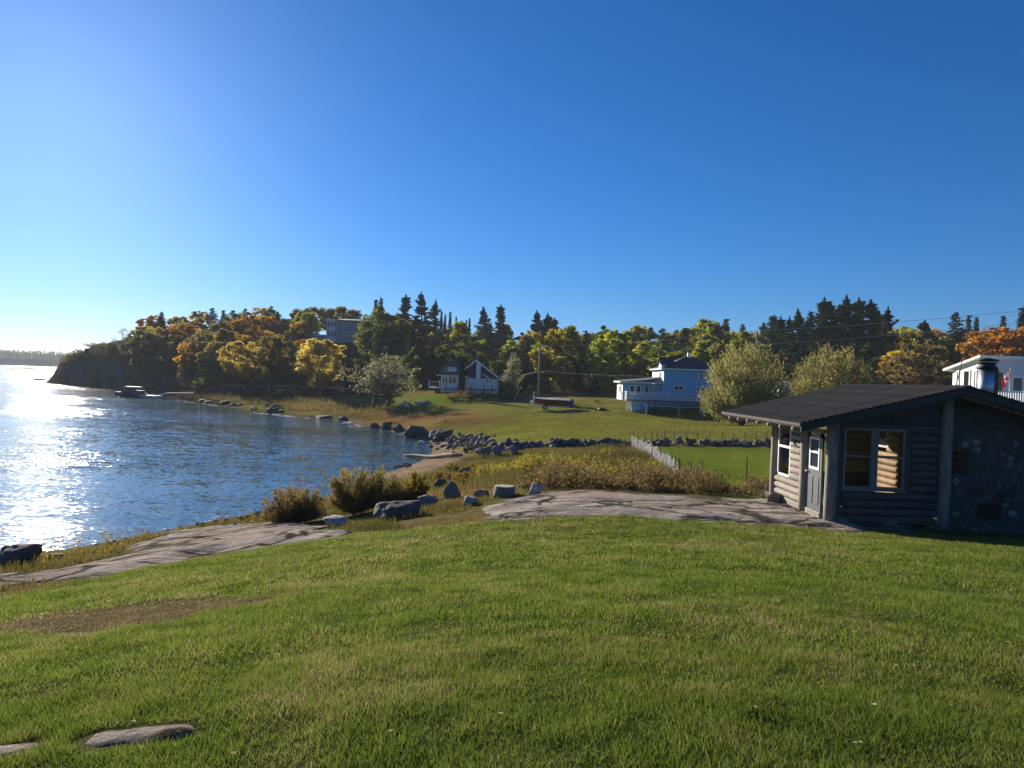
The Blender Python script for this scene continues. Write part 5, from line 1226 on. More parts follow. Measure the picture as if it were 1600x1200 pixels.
def cloth(a0, a1, mat, nm):
    v, f = [], []; nx, nz = 8, 14
    for i in range(nx + 1):
        s = a0 + (a1 - a0) * i / nx
        for j in range(nz + 1):
            t = j / nz; drop = t * .55 + s * .62
            v.append(q + np.array([-.03 - s * .42 * (1 - .25 * t) - .03 * math.sin(9 * s + 3 * t), .09 * math.sin(13 * s + 2 * t), 2.32 - drop]))
    for i in range(nx):
        for j in range(nz): k = i * (nz + 1) + j; f.append((k, k + 1, k + nz + 2, k + nz + 1))
    return MB().add(v, f).part(nm, mat, fl, True)
cloth(0, .27, M['red'], 'red_band'); cloth(.27, .73, M['whitecloth'], 'white_field'); cloth(.73, 1, M['red'], 'red_band')
lf = MB(); ctr = q + np.array([-.03 - .5 * .40, -.06, 2.32 - .28 - .31]); ml = [(0, .16), (.04, .08), (.10, .10), (.08, .02), (.16, .0), (.09, -.06), (.03, -.07), (.0, -.15)]
ml = ml + [(-a, b) for a, b in reversed(ml[1:-1])]
lf.add([ctr + np.array([a * .8, .0, b]) for a, b in ml] + [ctr], [(i, (i + 1) % len(ml), len(ml)) for i in range(len(ml))]).part('maple_leaf', M['red'], fl)
a, b = P(1493, 606, 44), P(1507, 550, 44)
o = MB().tube([a, b], .03, 6).part('leaning_pole', M['deckwood'], None); setp(o, 'bare pole leaning left of the white bungalow', 'pole')
# small white outbuilding seen between the willow shrubs
sx_, sz_ = xz(1216, 625, 96); sd_ = thing('white_shed', (sx_ + 1, 97, gz(sx_ + 1, 97)), 'white shed glimpsed between the two willow shrubs', 'shed')
zt = xz(1216, 603, 96)[1]
MB().box(sx_, sx_ + 2.2, 96, 99, gz(sx_, 97) - .3, zt).part('wall', M['white'], sd_)
MB().add([(sx_, 96, zt), (sx_ + 2.2, 96, zt), (sx_ + 1.1, 96, zt + .7), (sx_, 99, zt), (sx_ + 2.2, 99, zt), (sx_ + 1.1, 99, zt + .7)], [(0, 1, 2), (0, 2, 5, 3), (1, 4, 5, 2), (4, 3, 5)]).part('roof', M['white'], sd_)
for k in (.5, 1.3): window(sd_, 'y', sx_ + k, sx_ + k + .4, zt - 1.2, zt - .5, 96)

# ------------------------------------------------------------------ POLES AND WIRES
def pole(u, vb, vt, D, label, arm=True):
    t = P(u, vt, D); z = gz(t[0], t[1]); o = thing('utility_pole', (t[0], t[1], z), label, 'utility pole')
    MB().tube([(t[0], t[1], z - .3), (t[0], t[1], (z + t[2]) / 2), (t[0], t[1], t[2])], [.17, .15, .12], 10).part('shaft', M['post'], o, True)
    MB().beam((t[0] - .25, t[1] - .6, t[2] - .25), (t[0] + .25, t[1] + .6, t[2] - .25), .1, .1).part('crossarm', M['post'], o)
    for dy in (-.55, .55): MB().tube([(t[0] + dy * .42, t[1] + dy, t[2] - .2), (t[0] + dy * .42, t[1] + dy, t[2])], [.05, .03], 6).part('insulator', M['white_trim'], o)
    return t
t1 = pole(844, 625, 541, 104, 'weathered utility pole behind the parked boat')
t2 = pole(1183, 625, 517, 96, 'utility pole half hidden behind the left willow shrub')
M['wire'] = solid('aluminium_wire', (.45, .45, .44), (.38, .38, .37), 3, .5, 0)
def wire(a, b, sag, label, r=.022):
    a = np.array(a); b = np.array(b); m_ = MB().tube([a + (b - a) * t - np.array([0, 0, sag * 4 * t * (1 - t)]) for t in np.linspace(0, 1, 15)], r, 5)
    setp(m_.part('power_line', M['wire'], None, True), label, 'wire')
e1 = P(1750, 470, 86); e2 = P(1750, 482, 86)
wire(t1, t2, .35, 'upper power line from the near pole to the pole behind the willow'); wire(t2, e1, .35, 'upper power line running right from the pole behind the willow')
wire(t1 + (0, 0, -1.0), t2 + (0, 0, -1.9), .35, 'lower power line from the near pole to the pole behind the willow'); wire(t2 + (0, 0, -1.9), e2 + (0, 0, -.4), .35, 'lower power line running right from the pole behind the willow')
wire(t1 + (0, 0, -3.6), P(1018, 588, 89), .15, 'service wire from the pole to the blue house', .026)
wire(t1 + (0, 0, -3.6), P(781, 588, 112), .3, 'service wire from the pole towards the white cottage', .026)
o = MB().tube([T(803, 626), P(812, 606, 104)], .04, 6).part('guy_stake', M['white_trim'], None); setp(o, 'white slanted stake by the thin pale-leaved tree', 'stake')

# ------------------------------------------------------------------ BOAT ON TRAILER
bt = T(862, 641); L0 = 4.6
tb = thing('boat_on_trailer', bt, 'dark red boat with grey cover on a trailer parked on the lawn', 'boat')
def hull(x0, length, beam, z0, h, yc, n=14):
    v, f = [], []; prof = 7
    for i in range(n + 1):
        t = i / n; x = x0 + length * t; wdt = beam / 2 * (1 - (max(0, t - .45) / .55) ** 2.2) + .02; kz = z0 + h * .55 * max(0, t - .6) ** 1.6 / .4 ** 1.6
        for k in range(prof):
            s = -1 + 2 * k / (prof - 1); v.append((x, yc + wdt * s, kz + (h + .12 * t - (kz - z0)) * abs(s) ** 2.2))
    for i in range(n):
        for k in range(prof - 1): a = i * prof + k; f.append((a, a + 1, a + prof + 1, a + prof))
    f.append(tuple(range(prof))); return v, f
M['maroon'] = solid('maroon_hull', (.10, .028, .03), (.08, .024, .026), 2, .35, 0); M['tarp'] = solid('grey_tarp', (.33, .33, .34), (.26, .26, .27), 2, .7, .3, .02); M['bluetarp'] = solid('blue_tarp', (.03, .07, .38), (.025, .055, .30), 3, .5, .3, .02)
v, f = hull(bt[0] - 2.3, L0, 1.7, bt[2] + .55, .75, bt[1]); v = [(2 * (bt[0]) - x, y, z) for x, y, z in v]
MB().add(v, f).part('hull', M['maroon'], tb, True)
cv = MB(); pts = []
for i in range(9):
    t = i / 8; x = bt[0] + 2.3 - 4.5 * t; wd = .86 * (1 - max(0, t - .45) ** 2 * 2.6)
    pts += [(x, bt[1] - wd, bt[2] + 1.31 + .1 * t), (x, bt[1], bt[2] + 1.55 - .05 * math.cos(t * 9)), (x, bt[1] + wd, bt[2] + 1.31 + .1 * t)]
cv.add(pts, [(i * 3 + k, i * 3 + k + 1, i * 3 + k + 4, i * 3 + k + 3) for i in range(8) for k in range(2)]).part('cover', M['tarp'], tb, True)
MB().beam(bt + (-3.1, 0, .5), bt + (2.2, 0, .5), .5, .1).part('trailer_frame', M['pipe'], tb)
for sy in (-.9, .9):
    wl = MB().tube([bt + (-.9, sy - .1, .33), bt + (-.9, sy + .1, .33)], .33, 16).part('wheel', M['black'], tb)
    MB().tube([bt + (-.9, sy - .11, .33), bt + (-.9, sy + .11, .33)], .16, 12).part('rim', M['pipe'], wl)
om = MB().add(*[[], []]); om.tube([bt + (2.45, 0, .35), bt + (2.5, 0, .8), bt + (2.48, 0, 1.3), bt + (2.42, 0, 1.5)], [.22, .38, .34, .12], 10).part('outboard_cover', M['bluetarp'], tb, True)
MB().beam(bt + (-2.35, -.2, .45), bt + (-2.35, -.2, 2.3), .14, .14).part('winch_post', M['white_trim'], tb)
MB().tube([bt + (-2.9, -.3, 2.4), bt + (.4, -.3, 1.75)], .05, 6).part('mast', M['log'], tb)
MB().tube([bt + (-2.4, -.1, .9), bt + (-2.75, -.1, .9)], [.25, .18], 10).part('buoy', M['white_trim'], tb, True)

# ------------------------------------------------------------------ GARDEN FENCE AND NETTING
mt, n, l, out = newmat('plastic_netting'); df = n.new('ShaderNodeBsdfDiffuse'); tr = n.new('ShaderNodeBsdfTranslucent'); ts = n.new('ShaderNodeBsdfTransparent'); m1 = n.new('ShaderNodeMixShader'); m2 = n.new('ShaderNodeMixShader')
df.inputs[0].default_value = (.62, .60, .62, 1); tr.inputs[0].default_value = (.62, .60, .62, 1); m1.inputs[0].default_value = .5; l.new(df.outputs[0], m1.inputs[1]); l.new(tr.outputs[0], m1.inputs[2])
tcn = n.new('ShaderNodeTexCoord'); nz_ = ramp(n, l, noise(n, l, tcn.outputs['Object'], 5, 4, .7), .3, .7); k = math_(n, l, 'MULTIPLY_ADD', nz_, .45); k.node.inputs[2].default_value = .22
l.new(k, m2.inputs[0]); l.new(ts.outputs[0], m2.inputs[1]); l.new(m1.outputs[0], m2.inputs[2]); l.new(m2.outputs[0], out.inputs[0]); M['net'] = mt
def netting(name, path, h, root, seg=40):
    path = [np.array(p) for p in path]; v, f = [], []; N = seg; rows = 5
    cum = np.concatenate([[0], np.cumsum([np.linalg.norm(path[i + 1] - path[i]) for i in range(len(path) - 1)])])
    for i in range(N + 1):
        s = cum[-1] * i / N; p = np.array([np.interp(s, cum, [q[k] for q in path]) for k in range(3)]); p[2] = gz(p[0], p[1])
        hh = h * (1 + .22 * math.sin(i * 1.7) * math.sin(i * .61))
        for j in range(rows): t = j / (rows - 1); v.append(p + np.array([(random.random() - .5) * .12, (random.random() - .5) * .16, hh * t]))
    for i in range(N):
        for j in range(rows - 1): a = i * rows + j; f.append((a, a + 1, a + rows + 1, a + rows))
    return MB().add(v, f).part(name, M['net'], root, True)
path = [P(u, v, D) for u, v, D in [(986, 692, 49.5), (1005, 704, 45), (1025, 718, 40), (1052, 742, 34.5), (1060, 750, 33)]]
nf = thing('netting_fence', path[2], 'sagging white netting fence running down to the weeds', 'fence')
netting('netting', path, .78, nf, 50)
for i, t in enumerate(np.linspace(0, 1, 8)):
    k = t * (len(path) - 1); a = int(min(k, len(path) - 2)); p = path[a] + (path[a + 1] - path[a]) * (k - a); p[2] = gz(p[0], p[1]); MB().tube([p - (0, 0, .2), p + (.04 * (i % 3 - 1), 0, 1.0)], .025, 6).part('stake', M['black'] if i > 5 else M['frame_grey'], nf)
path = [P(1072, 755, 32), P(1095, 757, 31.5)]
nf2 = thing('netting_gate', path[0], 'collapsed corner of white netting with a yellow slanted stick', 'fence')
netting('netting', path, .75, nf2, 12)
for (u, D, h, m_) in ((1073, 32, .95, 'frame_grey'), (1078, 31.9, 1.0, 'frame_grey'), (1094, 31.5, 1.05, 'post')):
    p = P(u, 756, D); p[2] = gz(p[0], p[1]); MB().tube([p - (0, 0, .2), p + (.03, 0, h)], .03, 6).part('stake', M[m_], nf2)
a, b = P(1077, 752, 31.6), P(1092, 730, 31.5); MB().tube([a, b], .025, 6).part('stick', solid('yellow_stick', (.55, .48, .2), None, 3, .7), nf2)
p = P(1166, 757, 33); p[2] = gz(p[0], p[1])
o = MB().tube([p - (0, 0, .2), p + (.0, 0, 1.25)], [.03, .025], 6).part('fence_post', M['black'], None); setp(o, 'single dark fence post standing in the garden lawn', 'post')
p = P(1196, 772, 27); p[2] = gz(p[0], p[1])
o = MB().tube([p - (0, 0, .2), p + (.0, 0, .45)], [.03, .025], 6).part('fence_post', M['white_trim'], None); setp(o, 'short pale post in the weeds left of the log cabin', 'post')
wf_ = thing('wire_fence', P(1100, 690, 50), 'row of thin pale posts and wire along the stone wall behind the garden', 'fence')
us = [990, 1006, 1019, 1038, 1054, 1072, 1090, 1110, 1128, 1145, 1163, 1182, 1199, 1216]; prev = None
for i, u in enumerate(us):
    p = P(u, 692, 50.0); p[2] = gz(p[0], p[1]); tp = p + np.array([(random.random() - .5) * .15, 0, .95 + .15 * random.random()]); MB().tube([p - (0, 0, .2), tp], .03, 6).part('post', M['frame_grey'], wf_)
    if prev is not None: MB().tube([prev - (0, 0, .1), tp - (0, 0, .1)], .008, 4).part('wire', M['wire'], wf_)
    prev = tp
p = P(1027, 683, 53); p[2] = gz(p[0], p[1])
o = MB().tube([p - (0, 0, .2), p + (0, 0, .85)], .03, 6).part('fence_post', M['drift'], None); setp(o, 'lone short post in the field above the stone wall', 'post')

# ------------------------------------------------------------------ BOARDWALK, GANGWAY, MOORED BOAT
bw_ = thing('boardwalk', P(400, 610, 138), 'raised grey boardwalk on posts along the grassy point', 'boardwalk')
pth = [P(u, v, D) for u, v, D in [(347, 602, 139), (420, 602.5, 134), (500, 605, 127), (560, 608, 121), (620, 611.5, 116)]]
for i in range(4): MB().beam(pth[i], pth[i + 1], 1.1, .16).part('deck_section', M['deckwood'], bw_)
for i in range(4):
    for t in ((0, .5) if i < 3 else (0, .5, 1)):
        q = pth[i] + (pth[i + 1] - pth[i]) * t
        for s in (-.45, .45): MB().beam((q[0], q[1] + s, gz(q[0], q[1]) - .3), (q[0], q[1] + s, q[2] - .05), .12, .12).part('leg', M['deckwood'], bw_)
rp_ = P(305, 614.5, 140); MB().beam(pth[0], rp_, 1.1, .14).part('ramp', M['deckwood'], bw_)
hr = MB()
for a in (pth[0], P(372, 602, 137), P(395, 602, 136), P(420, 602.5, 134)): hr.beam(a + (0, -.5, 0), a + (0, -.5, 1.05), .07, .07)
hr.beam(pth[0] + (0, -.5, 1.0), P(420, 602.5, 134) + (0, -.5, 1.0), .06, .06); hr.part('handrail', M['deckwood'], bw_)
gw = thing('floating_dock', P(260, 616, 141), 'pale floating dock and gangway reaching to the moored boat', 'dock')
MB().beam(P(303, 614, 140), P(262, 614, 141), 1.3, .12).part('gangway', M['white'], gw)
MB().beam(P(262, 614, 141), P(246, 617.5, 142), 1.3, .12).part('gangway', M['white'], gw)
MB().beam(np.array([*P(247, 617, 142)[:2], .35]), np.array([*P(224, 617, 143)[:2], .35]), 2.2, .3).part('pontoon', M['white'], gw)
for u in (300, 285, 270): q = P(u, 614, 140.5); MB().tube([(q[0], q[1], -.3), (q[0], q[1], q[2])], .08, 6).part('pile', M['deckwood'], gw)
mo = np.array([*G(204, 620)[:2], 0.0]); bo = thing('moored_boat', mo, 'small cabin boat with white canopy moored at the dock', 'boat')
M['navy'] = solid('dark_blue_hull', (.03, .045, .08), (.025, .035, .06), 2, .3, 0)
v, f = hull(0, 6.2, 2.2, -.25, 1.05, 0); v = [(mo[0] + 3.0 - x, mo[1] + y, z) for x, y, z in v]
MB().add(v, f).part('hull', M['navy'], bo, True)
MB().hexa([(mo[0] - 3.0, mo[1] - .15, .86), (mo[0] + 2.9, mo[1] - 1.05, .74), (mo[0] + 2.9, mo[1] + 1.05, .74), (mo[0] - 3.0, mo[1] + .15, .86), (mo[0] - 3.0, mo[1] - .15, .95), (mo[0] + 2.9, mo[1] - 1.05, .82), (mo[0] + 2.9, mo[1] + 1.05, .82), (mo[0] - 3.0, mo[1] + .15, .95)]).part('deck', M['white'], bo)
MB().hexa([(mo[0] - 1.6, mo[1] - .8, .85), (mo[0] + .6, mo[1] - .9, .85), (mo[0] + .6, mo[1] + .9, .85), (mo[0] - 1.6, mo[1] + .8, .85), (mo[0] - .9, mo[1] - .7, 1.75), (mo[0] + .5, mo[1] - .8, 1.75), (mo[0] + .5, mo[1] + .8, 1.75), (mo[0] - .9, mo[1] + .7, 1.75)]).part('windscreen', M['glass'], bo)
MB().box(mo[0] + 1.0, mo[0] + 2.6, mo[1] - .85, mo[1] + .85, .85, 1.35).part('stern_seat', M['navy'], bo)
MB().hexa([(mo[0] - 1.2, mo[1] - 1, 1.9), (mo[0] + 2.1, mo[1] - 1, 1.9), (mo[0] + 2.1, mo[1] + 1, 1.9), (mo[0] - 1.2, mo[1] + 1, 1.9), (mo[0] - .9, mo[1] - .9, 2.1), (mo[0] + 2.0, mo[1] - .9, 2.1), (mo[0] + 2.0, mo[1] + .9, 2.1), (mo[0] - .9, mo[1] + .9, 2.1)]).part('canopy', M['white'], bo, bevel=.05)
for dx in (-.9, 1.9):
    for dy in (-.85, .85): MB().tube([(mo[0] + dx, mo[1] + dy, .85), (mo[0] + dx, mo[1] + dy, 1.95)], .035, 6).part('canopy_pole', M['pipe'], bo)
a, b = P(222, 605, 178), P(278, 588, 176); hs_ = thing('hillside_stair', a, 'long sloping stair rail climbing the dark slope above the moored boat', 'stair')
MB().beam(a, b, .9, .18).part('stringer', M['deckwood'], hs_); MB().beam(a + (0, -.3, 1.0), b + (0, -.3, 1.0), .08, .08).part('handrail', M['deckwood'], hs_)
for t in np.linspace(0, 1, 6): q = a + (b - a) * t; MB().beam((q[0], q[1], min(gz(q[0], q[1]), q[2]) - .3), q + (0, 0, 1), .1, .1).part('post', M['deckwood'], hs_)
for u in (278, 286): q = P(u, 588, 176); MB().beam((q[0], q[1], gz(q[0], q[1]) - .3), q + (0, 0, 2.0), .12, .12).part('landing_post', M['deckwood'], hs_)
# islets
for i, (u0, u1, v, D, lab) in enumerate([(8, 72, 576.5, 430, 'long low reed islet crossing the sun glitter far out'), (52, 72, 592.8, 235, 'small rock spit at the foot of the cliff tip')]):
    a, b = G(u0, v + 1.0), G(u1, v + 1.0); N = 30; vv, ff = [], []
    for k in range(N + 1):
        t = k / N; c = a + (b - a) * t; hgt = (.5 + 1.0 * vnoise(np.array([t * 9.]), np.array([i * 3.]), 1, 4)[0]) * math.sin(math.pi * t) ** .5 * (1.6 if i == 0 else .5); wd = (9 if i == 0 else 2) * math.sin(math.pi * t) ** .5 + .2
        vv += [(c[0], c[1] - wd, -.2), (c[0], c[1], hgt), (c[0], c[1] + wd, -.2)]
    for k in range(N): ff += [(3 * k, 3 * k + 3, 3 * k + 4, 3 * k + 1), (3 * k + 1, 3 * k + 4, 3 * k + 5, 3 * k + 2)]
    o = MB().add(vv, ff).part('islet', solid('reedy_rock', (.10, .09, .05), (.06, .055, .035), .3, .9, 0), None, True); setp(o, lab, 'islet', kind='structure')

# ------------------------------------------------------------------ LAWN BLADES, WEEDS, BUSHES
gr_ = np.random.default_rng(99)
_gg = gzv.reshape(nr, na)
def mesh_z(x, y):
    """height of the built ground sheet itself, so that blades root on its facets"""
    r = np.hypot(x, y); a = np.degrees(np.arctan2(x, y)); fa = np.clip((a + 58) / 116 * 469, 0, 468.999); ia = fa.astype(int); ta = fa - ia
    ir = np.clip(np.searchsorted(rad, r) - 1, 0, nr - 2); tr = np.clip((r - rad[ir]) / (rad[ir + 1] - rad[ir]), 0, 1)
    return (_gg[ir, ia] * (1 - ta) + _gg[ir, ia + 1] * ta) * (1 - tr) + (_gg[ir + 1, ia] * (1 - ta) + _gg[ir + 1, ia + 1] * ta) * tr
def blades(x, y, h, wid, lean, rnd, tri):
    n = len(x); z = mesh_z(x, y); a = gr_.random(n) * 6.283; b = gr_.random(n) * 6.283
    base = np.stack([x, y, z - .003], -1); side = np.stack([np.cos(a), np.sin(a), np.zeros(n)], -1) * (wid / 2)[:, None]
    ld = np.stack([np.cos(b), np.sin(b), np.zeros(n)], -1) * (h * lean)[:, None]; up = np.zeros((n, 3)); up[:, 2] = h
    tip = base + ld + up * np.sqrt(np.maximum(.08, 1 - np.minimum(lean, .95) ** 2))[:, None]
    if tri:
        v = np.stack([base - side, base + side, tip], 1).reshape(-1, 3); f = np.arange(3 * n).reshape(n, 3)
        return v, f, rnd
    mid = base + ld * .35 + (tip - base - ld) * .6
    v = np.stack([base - side, base + side, mid + side * .7, tip, mid - side * .7], 1).reshape(-1, 3)
    i = np.arange(n)[:, None] * 5
    f = np.concatenate([i + np.array([[0, 1, 2]]), i + np.array([[0, 2, 4]]), i + np.array([[4, 2, 3]])], 1).reshape(-1, 3)
    return v, f, np.repeat(rnd, 3)
patch_polys = [pxpoly([(120, 1162), (150, 1148), (220, 1142), (295, 1140), (300, 1150), (230, 1166), (150, 1172)]), pxpoly([(-60, 1178), (0, 1165), (50, 1162), (40, 1174), (0, 1184), (-60, 1196)])]
def sector(n, r0, r1, half=52):
    r = np.sqrt(gr_.random(n) * (r1 * r1 - r0 * r0) + r0 * r0); a = np.radians((gr_.random(n) * 2 - 1) * half); return r * np.sin(a), r * np.cos(a)
V, Fc, Rn = [], [], []; off = 0
for (r0, r1, dens, wid, hgt, tri) in ((1.9, 4.8, 21000, .0040, .042, True), (4.8, 9, 7000, .0062, .042, True), (9, 18.5, 2500, .012, .044, True)):
    n = int(dens * math.pi * (r1 * r1 - r0 * r0) * 104 / 360); x, y = sector(n, r0, r1)
    d = poly_dist(lawn_poly, x, y) + (fbm(x, y, .8, 41, 3) - .5) * .5
    keep = d > -.02
    for pp in patch_polys: keep &= poly_dist(pp, x, y) + (vnoise(x, y, .15, 6) - .5) * .12 < -.05
    keep &= ~((x > XL + .0) & (y > YF - .15))
    db = poly_dist(bare_patch, x, y) + (fbm(x, y, 1.0, 5, 3) - .5) * 1.1
    bare = sstep(-.35, .35, db)
    tuft = fbm(x, y, .33, 61, 3); big = fbm(x, y, 2.2, 62, 3); mid = fbm(x, y, .9, 63, 3)
    keep &= gr_.random(n) > bare * .55
    keep &= gr_.random(n) < .70 + .6 * sstep(.36, .56, tuft)
    x, y, bare, tuft, big, mid = (q_[keep] for q_ in (x, y, bare, tuft, big, mid)); n = len(x)
    h = hgt * (.75 + .5 * sstep(.3, .7, tuft)) * gr_.uniform(.6, 1.35, n) * (1 - .45 * bare)
    lean = np.clip(np.abs(gr_.normal(size=n)) * .6 + .25, 0, .97); w_ = wid * gr_.uniform(.7, 1.3, n)
    dry = sstep(.52, .70, mid) * .20 + sstep(.52, .68, big) * .20 + sstep(11, 16.5, y) * .20
    rnd = np.clip(.46 * gr_.random(n) + .14 + (sstep(.35, .6, tuft) - .5) * .10 + (fbm(x, y, .22, 66, 2) - .5) * .38 + dry * gr_.random(n) * 1.2 + bare * (.42 + .2 * gr_.random(n)) + (gr_.random(n) < .05) * .4, 0, 1)
    lean = np.where(bare > .5, np.clip(lean + .35, 0, .97), lean)
    v, f, rn = blades(x, y, h, w_, lean, rnd, tri); V.append(v); Fc.append(f + off); off += len(v); Rn.append(rn)
LM['lawn'] = leafmat('lawn_blades', [(.040, .070, .013), (.095, .148, .019), (.150, .202, .030), (.23, .215, .075), (.34, .285, .15)], .55, 0, 0)
lg = place('lawn_grass', np_mesh('lawn_grass', np.concatenate(V), np.concatenate(Fc), LM['lawn'], False, {'rnd': ('FACE', np.concatenate(Rn))}))
setp(lg, 'short mown lawn grass with dry tufts and a bare patch', 'grass', kind='stuff')

def fill(poly, n, jitter=0):
    x0, y0 = poly.min(0); x1, y1 = poly.max(0); out = []
    x = gr_.uniform(x0, x1, n * 4); y = gr_.uniform(y0, y1, n * 4); k = poly_dist(poly, x, y) + (fbm(x, y, 1.2, 71, 3) - .5) * jitter > 0
    return x[k][:n], y[k][:n]
# dry meadow between slab, beach and garden
x, y = fill(dry_patch, 90000, 2.0)
k = (poly_dist(slab_a, x, y) < -.25) & (shore_dist(x, y) > 1.2) & (poly_dist(sand, x, y) < -.6) & (poly_dist(garden, x, y) < -.2) & (fbm(x, y, 2.5, 77, 3) + (gr_.random(len(x)) - .5) * .3 > .40); x, y = x[k], y[k]; n = len(x)
big = fbm(x, y, 4, 78, 3); h = (.10 + .26 * sstep(.38, .62, big)) * gr_.uniform(.6, 1.3, n)
rnd = np.clip(.25 + .5 * gr_.random(n) + (fbm(x, y, 6, 79, 2) - .5) * .9, 0, 1)
v, f, rn = blades(x, y, h, np.full(n, .022), np.clip(np.abs(gr_.normal(size=n)) * .35, 0, .9), rnd, True)
LM['dry'] = leafmat('dry_grass_blades', [(.055, .065, .018), (.12, .105, .03), (.19, .145, .05), (.24, .17, .075)], .45, 0, 0)
setp(place('dry_grass', np_mesh('dry_grass', v, f, LM['dry'], False, {'rnd': ('FACE', rn)})), 'tall golden dry grass between the bedrock slab and the stone bank', 'grass', kind='stuff')
# rough grass along the near shore, round the bay and at field edges
edge = pxpoly([(-150, 955), (60, 926), (150, 908), (175, 890), (262, 836), (420, 816), (560, 833), (640, 829), (700, 822), (750, 816), (745, 800), (760, 785), (700, 752), (600, 752), (540, 768), (430, 802), (300, 824), (100, 864), (-150, 880)])
x, y = fill(edge, 42000, 1.0); k = (shore_dist(x, y) > np.where(x < -5, 1.1, .35)) & (poly_dist(slab_b, x, y) < .1) & (poly_dist(slab_a, x, y) < -.1) & (fbm(x, y, 1.1, 83, 3) > .38); x, y = x[k], y[k]; n = len(x)
h = (.05 + .16 * sstep(.45, .62, fbm(x, y, 1.6, 84, 3))) * gr_.uniform(.6, 1.3, n); rnd = np.clip(.5 * gr_.random(n) + (fbm(x, y, 3, 85, 2) - .35), 0, 1)
v, f, rn = blades(x, y, h, np.full(n, .016), np.clip(np.abs(gr_.normal(size=n)) * .4, 0, .9), rnd, True)
setp(place('shore_grass', np_mesh('shore_grass', v, f, LM['dry'], False, {'rnd': ('FACE', rn)})), 'rough green and straw grass along the near shore', 'grass', kind='stuff')
bank = pxpoly([(300, 624), (360, 628), (400, 636), (440, 640), (520, 648), (600, 660), (700, 662), (640, 640), (560, 632), (450, 622), (350, 618)])
x, y = fill(bank, 16000, 3.0); k = (shore_dist(x, y) > .8) & (fbm(x, y, 5, 86, 3) > .42); x, y = x[k], y[k]; n = len(x)
v, f, rn = blades(x, y, .3 + .6 * gr_.random(n), np.full(n, .06), np.clip(np.abs(gr_.normal(size=n)) * .4, 0, .9), np.clip(.6 * gr_.random(n) + fbm(x, y, 8, 87, 2) - .4, 0, 1), True)
setp(place('bank_grass', np_mesh('bank_grass', v, f, LM['dry'], False, {'rnd': ('FACE', rn)})), 'tufted grass on the far bank of the bay below the boardwalk', 'grass', kind='stuff')
x, y = fill(far_green2, 52000, 6.0); k = (y > 51.5) & (fbm(x, y, 3, 88, 3) + (gr_.random(len(x)) - .5) * .3 > .46); x, y = x[k], y[k]; n = len(x)
v, f, rn = blades(x, y, gr_.uniform(.04, .13, n), np.full(n, .055), np.clip(np.abs(gr_.normal(size=n)) * .5, 0, .9), np.clip(.7 * gr_.random(n) + fbm(x, y, 7, 89, 3) - .45, 0, 1), True)
setp(place('field_grass', np_mesh('field_grass', v, f, LM['dry'], False, {'rnd': ('FACE', rn)})), 'short tufts of grass over the open field before the houses', 'grass', kind='stuff')
# weeds: upright stalks with small leaves and seed heads
def weeds(name, poly, n, h0, h1, mat, label, leafs=9, ls=.045, jitter=1.2, excl=(), gate=.0):
    x, y = fill(poly, n, jitter); k = fbm(x, y, 1.9, 95, 3) + (gr_.random(len(x)) - .5) * .16 > gate; x, y = x[k], y[k]
    for e in excl: k = poly_dist(e, x, y) < -.1; x, y = x[k], y[k]
    n = len(x); z = height(x, y); h = gr_.uniform(h0, h1, n) * (.35 + 1.15 * sstep(.32, .66, fbm(x, y, 1.7, 91, 3)))
    ln = gr_.normal(size=(n, 2)) * .14
    ids = np.repeat(np.arange(n), leafs); t = gr_.uniform(.25, 1.05, len(ids))
    c = np.stack([x[ids] + ln[ids, 0] * t * h[ids], y[ids] + ln[ids, 1] * t * h[ids], z[ids] + t * h[ids]], -1) + gr_.normal(size=(len(ids), 3)) * .05
    tn = gr_.random(n)[ids] * .5 + .3 * gr_.random(len(ids)) + .25 * t
    d = randdir(len(ids), gr_); d[:, 2] = np.abs(d[:, 2]); o2 = np.cross(d, randdir(len(ids), gr_)); o2 /= np.linalg.norm(o2, axis=1, keepdims=True) + 1e-9
    sz = ls * gr_.uniform(.6, 1.4, (len(ids), 1)); v1, f1, r1 = quads(c, d * sz, o2 * sz * .5, np.clip(tn, 0, 1))
    s0 = np.stack([x, y, z - .05], -1); s1 = np.stack([x + ln[:, 0] * h, y + ln[:, 1] * h, z + h], -1); sd_ = np.zeros((n, 3)); sd_[:, 0] = .007
    v2 = np.stack([s0 - sd_, s0 + sd_, s1 + sd_ * .4, s1 - sd_ * .4], 1).reshape(-1, 3); f2 = np.arange(4 * n).reshape(n, 4) + len(v1)
    return setp(place(name, np_mesh(name, np.concatenate([v1, v2]), np.concatenate([f1, f2]), mat, False, {'rnd': ('FACE', np.concatenate([r1, np.full(n, .2)]))})), label, 'weeds', kind='stuff')
wband = Dpoly([(800, 775, 21.5), (900, 768, 22), (1000, 772, 22.5), (1100, 778, 23), (1230, 781, 23.5), (1240, 765, 30), (1090, 757, 30), (1000, 752, 30), (900, 745, 28.5), (810, 748, 27)])
weeds('tall_weeds', wband, 4200, .22, .60, LM['weed'], 'band of tall dark weeds behind the bedrock slab', 11, .045, 1.2, (slab_a,), .45)
weeds('goldenrod', Dpoly([(760, 760, 26), (1010, 752, 30), (1040, 735, 36), (960, 715, 41), (820, 722, 40), (740, 745, 31)]), 2200, .22, .42, LM['ybush'], 'scattered yellow-leaved plants in the dry meadow', 9, .05, 3.0, (), .50)
weeds('shore_weeds', pxpoly([(120, 866), (230, 836), (420, 812), (425, 820), (250, 842), (160, 876), (60, 890), (30, 880)]), 80, .12, .45, LM['ybush'], 'sparse yellowish weeds at the water edge below the lawn', 10, .035, .6)
